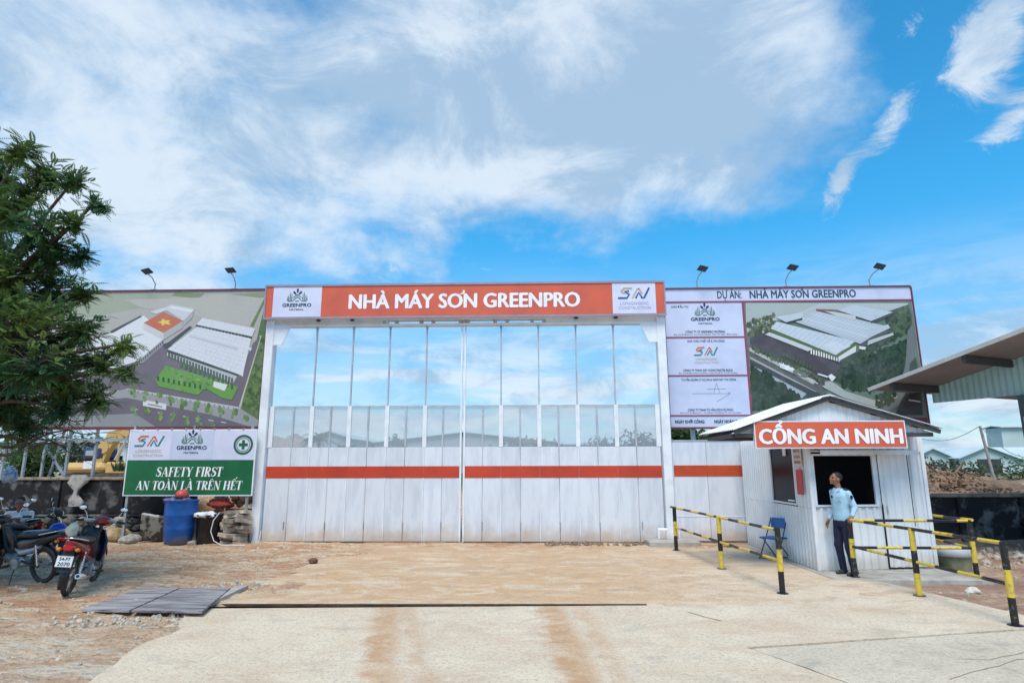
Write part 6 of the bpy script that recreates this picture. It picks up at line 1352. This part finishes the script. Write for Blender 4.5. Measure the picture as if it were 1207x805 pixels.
# ------------------------------------------------------------------ excavator
ex = thing('excavator', 'yellow excavator with a raised arm parked behind the dark wall on the left', 'excavator', (-17, 24.5, 1.2)); a = at(70, 562, 24); b = at(116, 545, 24); zg = 1.25
zt3 = at(90, 545, 24).z; g = MB(); g.b2((a.x, 24, zg + .35), (a.x + 1.7, 26.2, zt3), bev=.18); g.b2((a.x + 1.72, 24.05, zg + .35), (at(146, 550, 24).x, 26.1, zt3 + .02), bev=.06); part('body', g, yelm, ex)
g = MB(); g.b2((a.x + .55, 24.3, zt3 + .0), (a.x + 1.5, 25.5, zt3 + .12), bev=.03); part('engine_hood', g, black, ex)
c0, c1 = at(92, 545, 24).x, at(115, 545, 24).x; zc0, zc1 = zt3 + .125, at(100, 527, 24).z
cb = MB(); cb.b2((c0, 24.15, zc0), (c1, 25.3, zc1), bev=.08); cab = part('cab', cb, mat('cab_dark', (.04, .05, .10), .4), ex)
g = MB(); g.b2((c0 + .15, 24.135, zc0 + .14), (c1 - .28, 24.148, zc1 - .12)); part('window', g, mat('pale_glass', (0, 0, 0)), cab)
g = MB(); g.b2((a.x + .9, 23.98, zg + .55), (a.x + 1.3, 23.998, zg + .85)); part('white_plate', g, cloth, ex)
g = MB(); g.b2((a.x + 2.1, 24.03, zg + .55), (a.x + 2.75, 24.048, zt3 - .08)); part('access_panel', g, mat('pale_grey_paint', (.55, .56, .55), .5, (.4, .33, .2), 6), ex)
bm_ = [at(118, 545, 24.4), at(125, 528, 24.4), at(135, 515, 24.4), at(152, 508, 24.4), at(175, 515, 24.4)]; g = MB()
for i in range(len(bm_) - 1): g.bar(bm_[i], bm_[i + 1], .30, .42)
for p_ in bm_: g.tube([p_ + V((0, -.2, 0)), p_ + V((0, .2, 0))], .22, 12)
boom = part('boom', g, yelm, ex); g = MB(); g.tube([at(136, 542, 24.1), at(145, 526, 24.1)], .07, 8); g.tube([at(145, 526, 24.1), at(150, 514, 24.1)], .04, 8); part('cylinder', g, chrome, boom)
g = MB(); 
for y in (24.1, 25.7): g.loft([sect(x_, zg + .20, .5, .55 if 0 < i_ < 3 else .3, y=y + .2) for i_, x_ in enumerate((a.x + .2, a.x + .5, a.x + 2.9, a.x + 3.2))])
part('track', g, rubber, ex); g = MB(); g.bar(bm_[-1], bm_[-1] + V((.5, 0, -1.5)), .24, .3); g.box(bm_[-1] + V((.55, 0, -1.8)), (.6, .8, .5), 0, None, .1); part('bucket', g, yelm, ex)
g = MB(); g.b2((a.x + 1.98, 24.3, zt3 + .05), (a.x + 2.06, 24.36, zc1 + .15)); part('exhaust_pipe', g, yelm, ex)
# ------------------------------------------------------------------ foreground feathery tree
tr = thing('feathery_tree', 'large dark feathery leaved tree at the left edge of the photo', 'tree', (-10.2, 9.3, 0)); rn = random.Random(77); base = V((-10.2, 9.3, 0))
lob = [(-50, 190, .8, 9.2), (22, 178, .30, 9.0), (55, 205, .34, 9.3), (32, 225, .34, 9.2), (60, 300, .42, 9.1), (35, 370, .5, 8.9), (88, 212, .20, 9.1), (112, 240, .13, 9.1), (-20, 250, .7, 9.6), (15, 245, .42, 9.0), (50, 268, .40, 8.8), (88, 262, .20, 9.0), (92, 300, .22, 9.2), (10, 325, .70, 9.0), (60, 335, .45, 9.6), (95, 345, .25, 9.2), (20, 400, .85, 8.6), (95, 385, .40, 9.2), (122, 425, .34, 9.0), (75, 435, .6, 9.4), (146, 405, .15, 8.9), (150, 436, .14, 8.9), (10, 465, .7, 9.2), (75, 478, .34, 9.0), (112, 468, .28, 9.3), (30, 500, .3, 9.1), (-60, 350, 1.2, 9.4), (-70, 200, 1.1, 9.4), (-60, 480, .9, 9.0), (40, 430, .5, 8.3), (-140, 330, 1.2, 9.6), (-120, 200, 1.0, 9.2)]
LC = [(at(px, py, Y_), r) for px, py, r, Y_ in lob]; g = MB(); fork = base + V((.15, 0, 2.3)); g.tube([base + V((0, 0, -.1)), base + V((.05, 0, .5)), base + V((.02, 0, 1.4)), fork], 0, 12, rs=[.30, .21, .18, .17])
for c, r in LC:
    m1 = fork.lerp(c, .35) + V((0, 0, .25)); m2_ = fork.lerp(c, .7) + V((rn.uniform(-.2, .2), rn.uniform(-.2, .2), .2)); g.tube([fork - V((0, 0, .3)), m1, m2_, c], 0, 7, rs=[.085, .055, .035, .018])
part('trunk', g, barkm, tr)
fr_ = MB(); tw = MB(); hf_ = lambda: rn.uniform(-1, 1)
def frond(p, d, ln):
    """feather leaf: a drooping stalk with pairs of small leaf blades"""
    n = 10; dr = rn.uniform(.15, .5); side = d.cross(Z_); side = side.normalized() if side.length > .1 else X_; prev = p; szf = rn.uniform(.7, 1.3)
    for j in range(1, n + 1):
        s = j / n; q = p + d * ln * s - Z_ * (dr * ln * s * s); tg = (q - prev).normalized(); w_ = .038 * szf * (math.sin(math.pi * min(1, s * .85 + .12)) + .25)
        for sg_ in (-1, 1):
            e = q + (side * sg_ * .95 + tg * .35 - Z_ * .22).normalized() * w_; k = tg * .0135 * szf; m__ = q.lerp(e, .5)
            fr_.v += [q, m__ + k, e, m__ - k]; i0 = len(fr_.v) - 4; fr_.f.append([i0, i0 + 1, i0 + 2, i0 + 3])
        prev = q
for c, r in LC:
    ncl = int(34 * r / .5 * (1 if r < .6 else 1.6 * r / .6))
    for i in range(ncl):
        while True:
            o = V((hf_(), hf_(), hf_() * .8))
            if o.length < 1 and (o.length > .45 or rn.random() < .3): break
        p = c + o * r; tw.tube([c + o * r * .15, c + o * r * .6 + Z_ * .05, p], 0, 4, cap=False, rs=[.010, .007, .004]); ax = (o + V((0, 0, .35))).normalized()
        for k in range(9):
            d = (ax * .6 + V((hf_(), hf_(), hf_() * .45)) * .9); d = d.normalized(); frond(p - ax * .04 * k, d, rn.uniform(.13, .30))
for (p0, p1) in (((-20, 520), (118, 507)), ((-20, 535), (80, 505)), ((-10, 505), (105, 492)), ((0, 515), (95, 532)), ((-20, 545), (70, 512))):
    a = at(*p0, 9.0); b = at(*p1, 9.2); pts = [a.lerp(b, k / 7) + V((0, 0, .06 * math.sin(k * 1.7))) for k in range(8)]; tw.tube(pts, 0, 5, cap=False, rs=[.03 - .0035 * k for k in range(8)])
    for k in range(2, 8):
        for _ in range(2): d = V((hf_(), hf_() * .5, hf_() * .6 + .1)).normalized(); e = pts[k] + d * .3; tw.tube([pts[k], e], .004, 4, cap=False); frond(e, (d + V((.3, 0, 0))).normalized(), .25)
fr_.mi = [0] * len(fr_.f); fr_.c = [None] * len(fr_.f); fr_.sm = [False] * len(fr_.f)
part('crown', fr_, leafd, tr); part('twig', tw, barkm, tr)
# weeds
rn = random.Random(31)
for k, (px, py, lab) in enumerate(((243, 641, 'small green weed at the foot of the black bin'), (150, 560, 'weedy green tuft on top of the dark wall by the safety sign'))):
    p = gr(px, py) if k == 0 else at(140, 556, 16.7); g = MB()
    for i in range(60):
        a = V((p.x + rn.uniform(-.12, .12), p.y + rn.uniform(-.08, .08), p.z if k else 0)); d = V((rn.uniform(-.4, .4), rn.uniform(-.3, .3), 1)).normalized() * rn.uniform(.12, .34); g.add([a, a + d * .5 + V((.02, 0, 0)), a + d, a + d * .5 - V((.02, 0, 0))], [(0, 1, 2, 3)])
    tag(part('weed', g, leafg, None, (p.x, p.y, 0)), lab, 'weed')
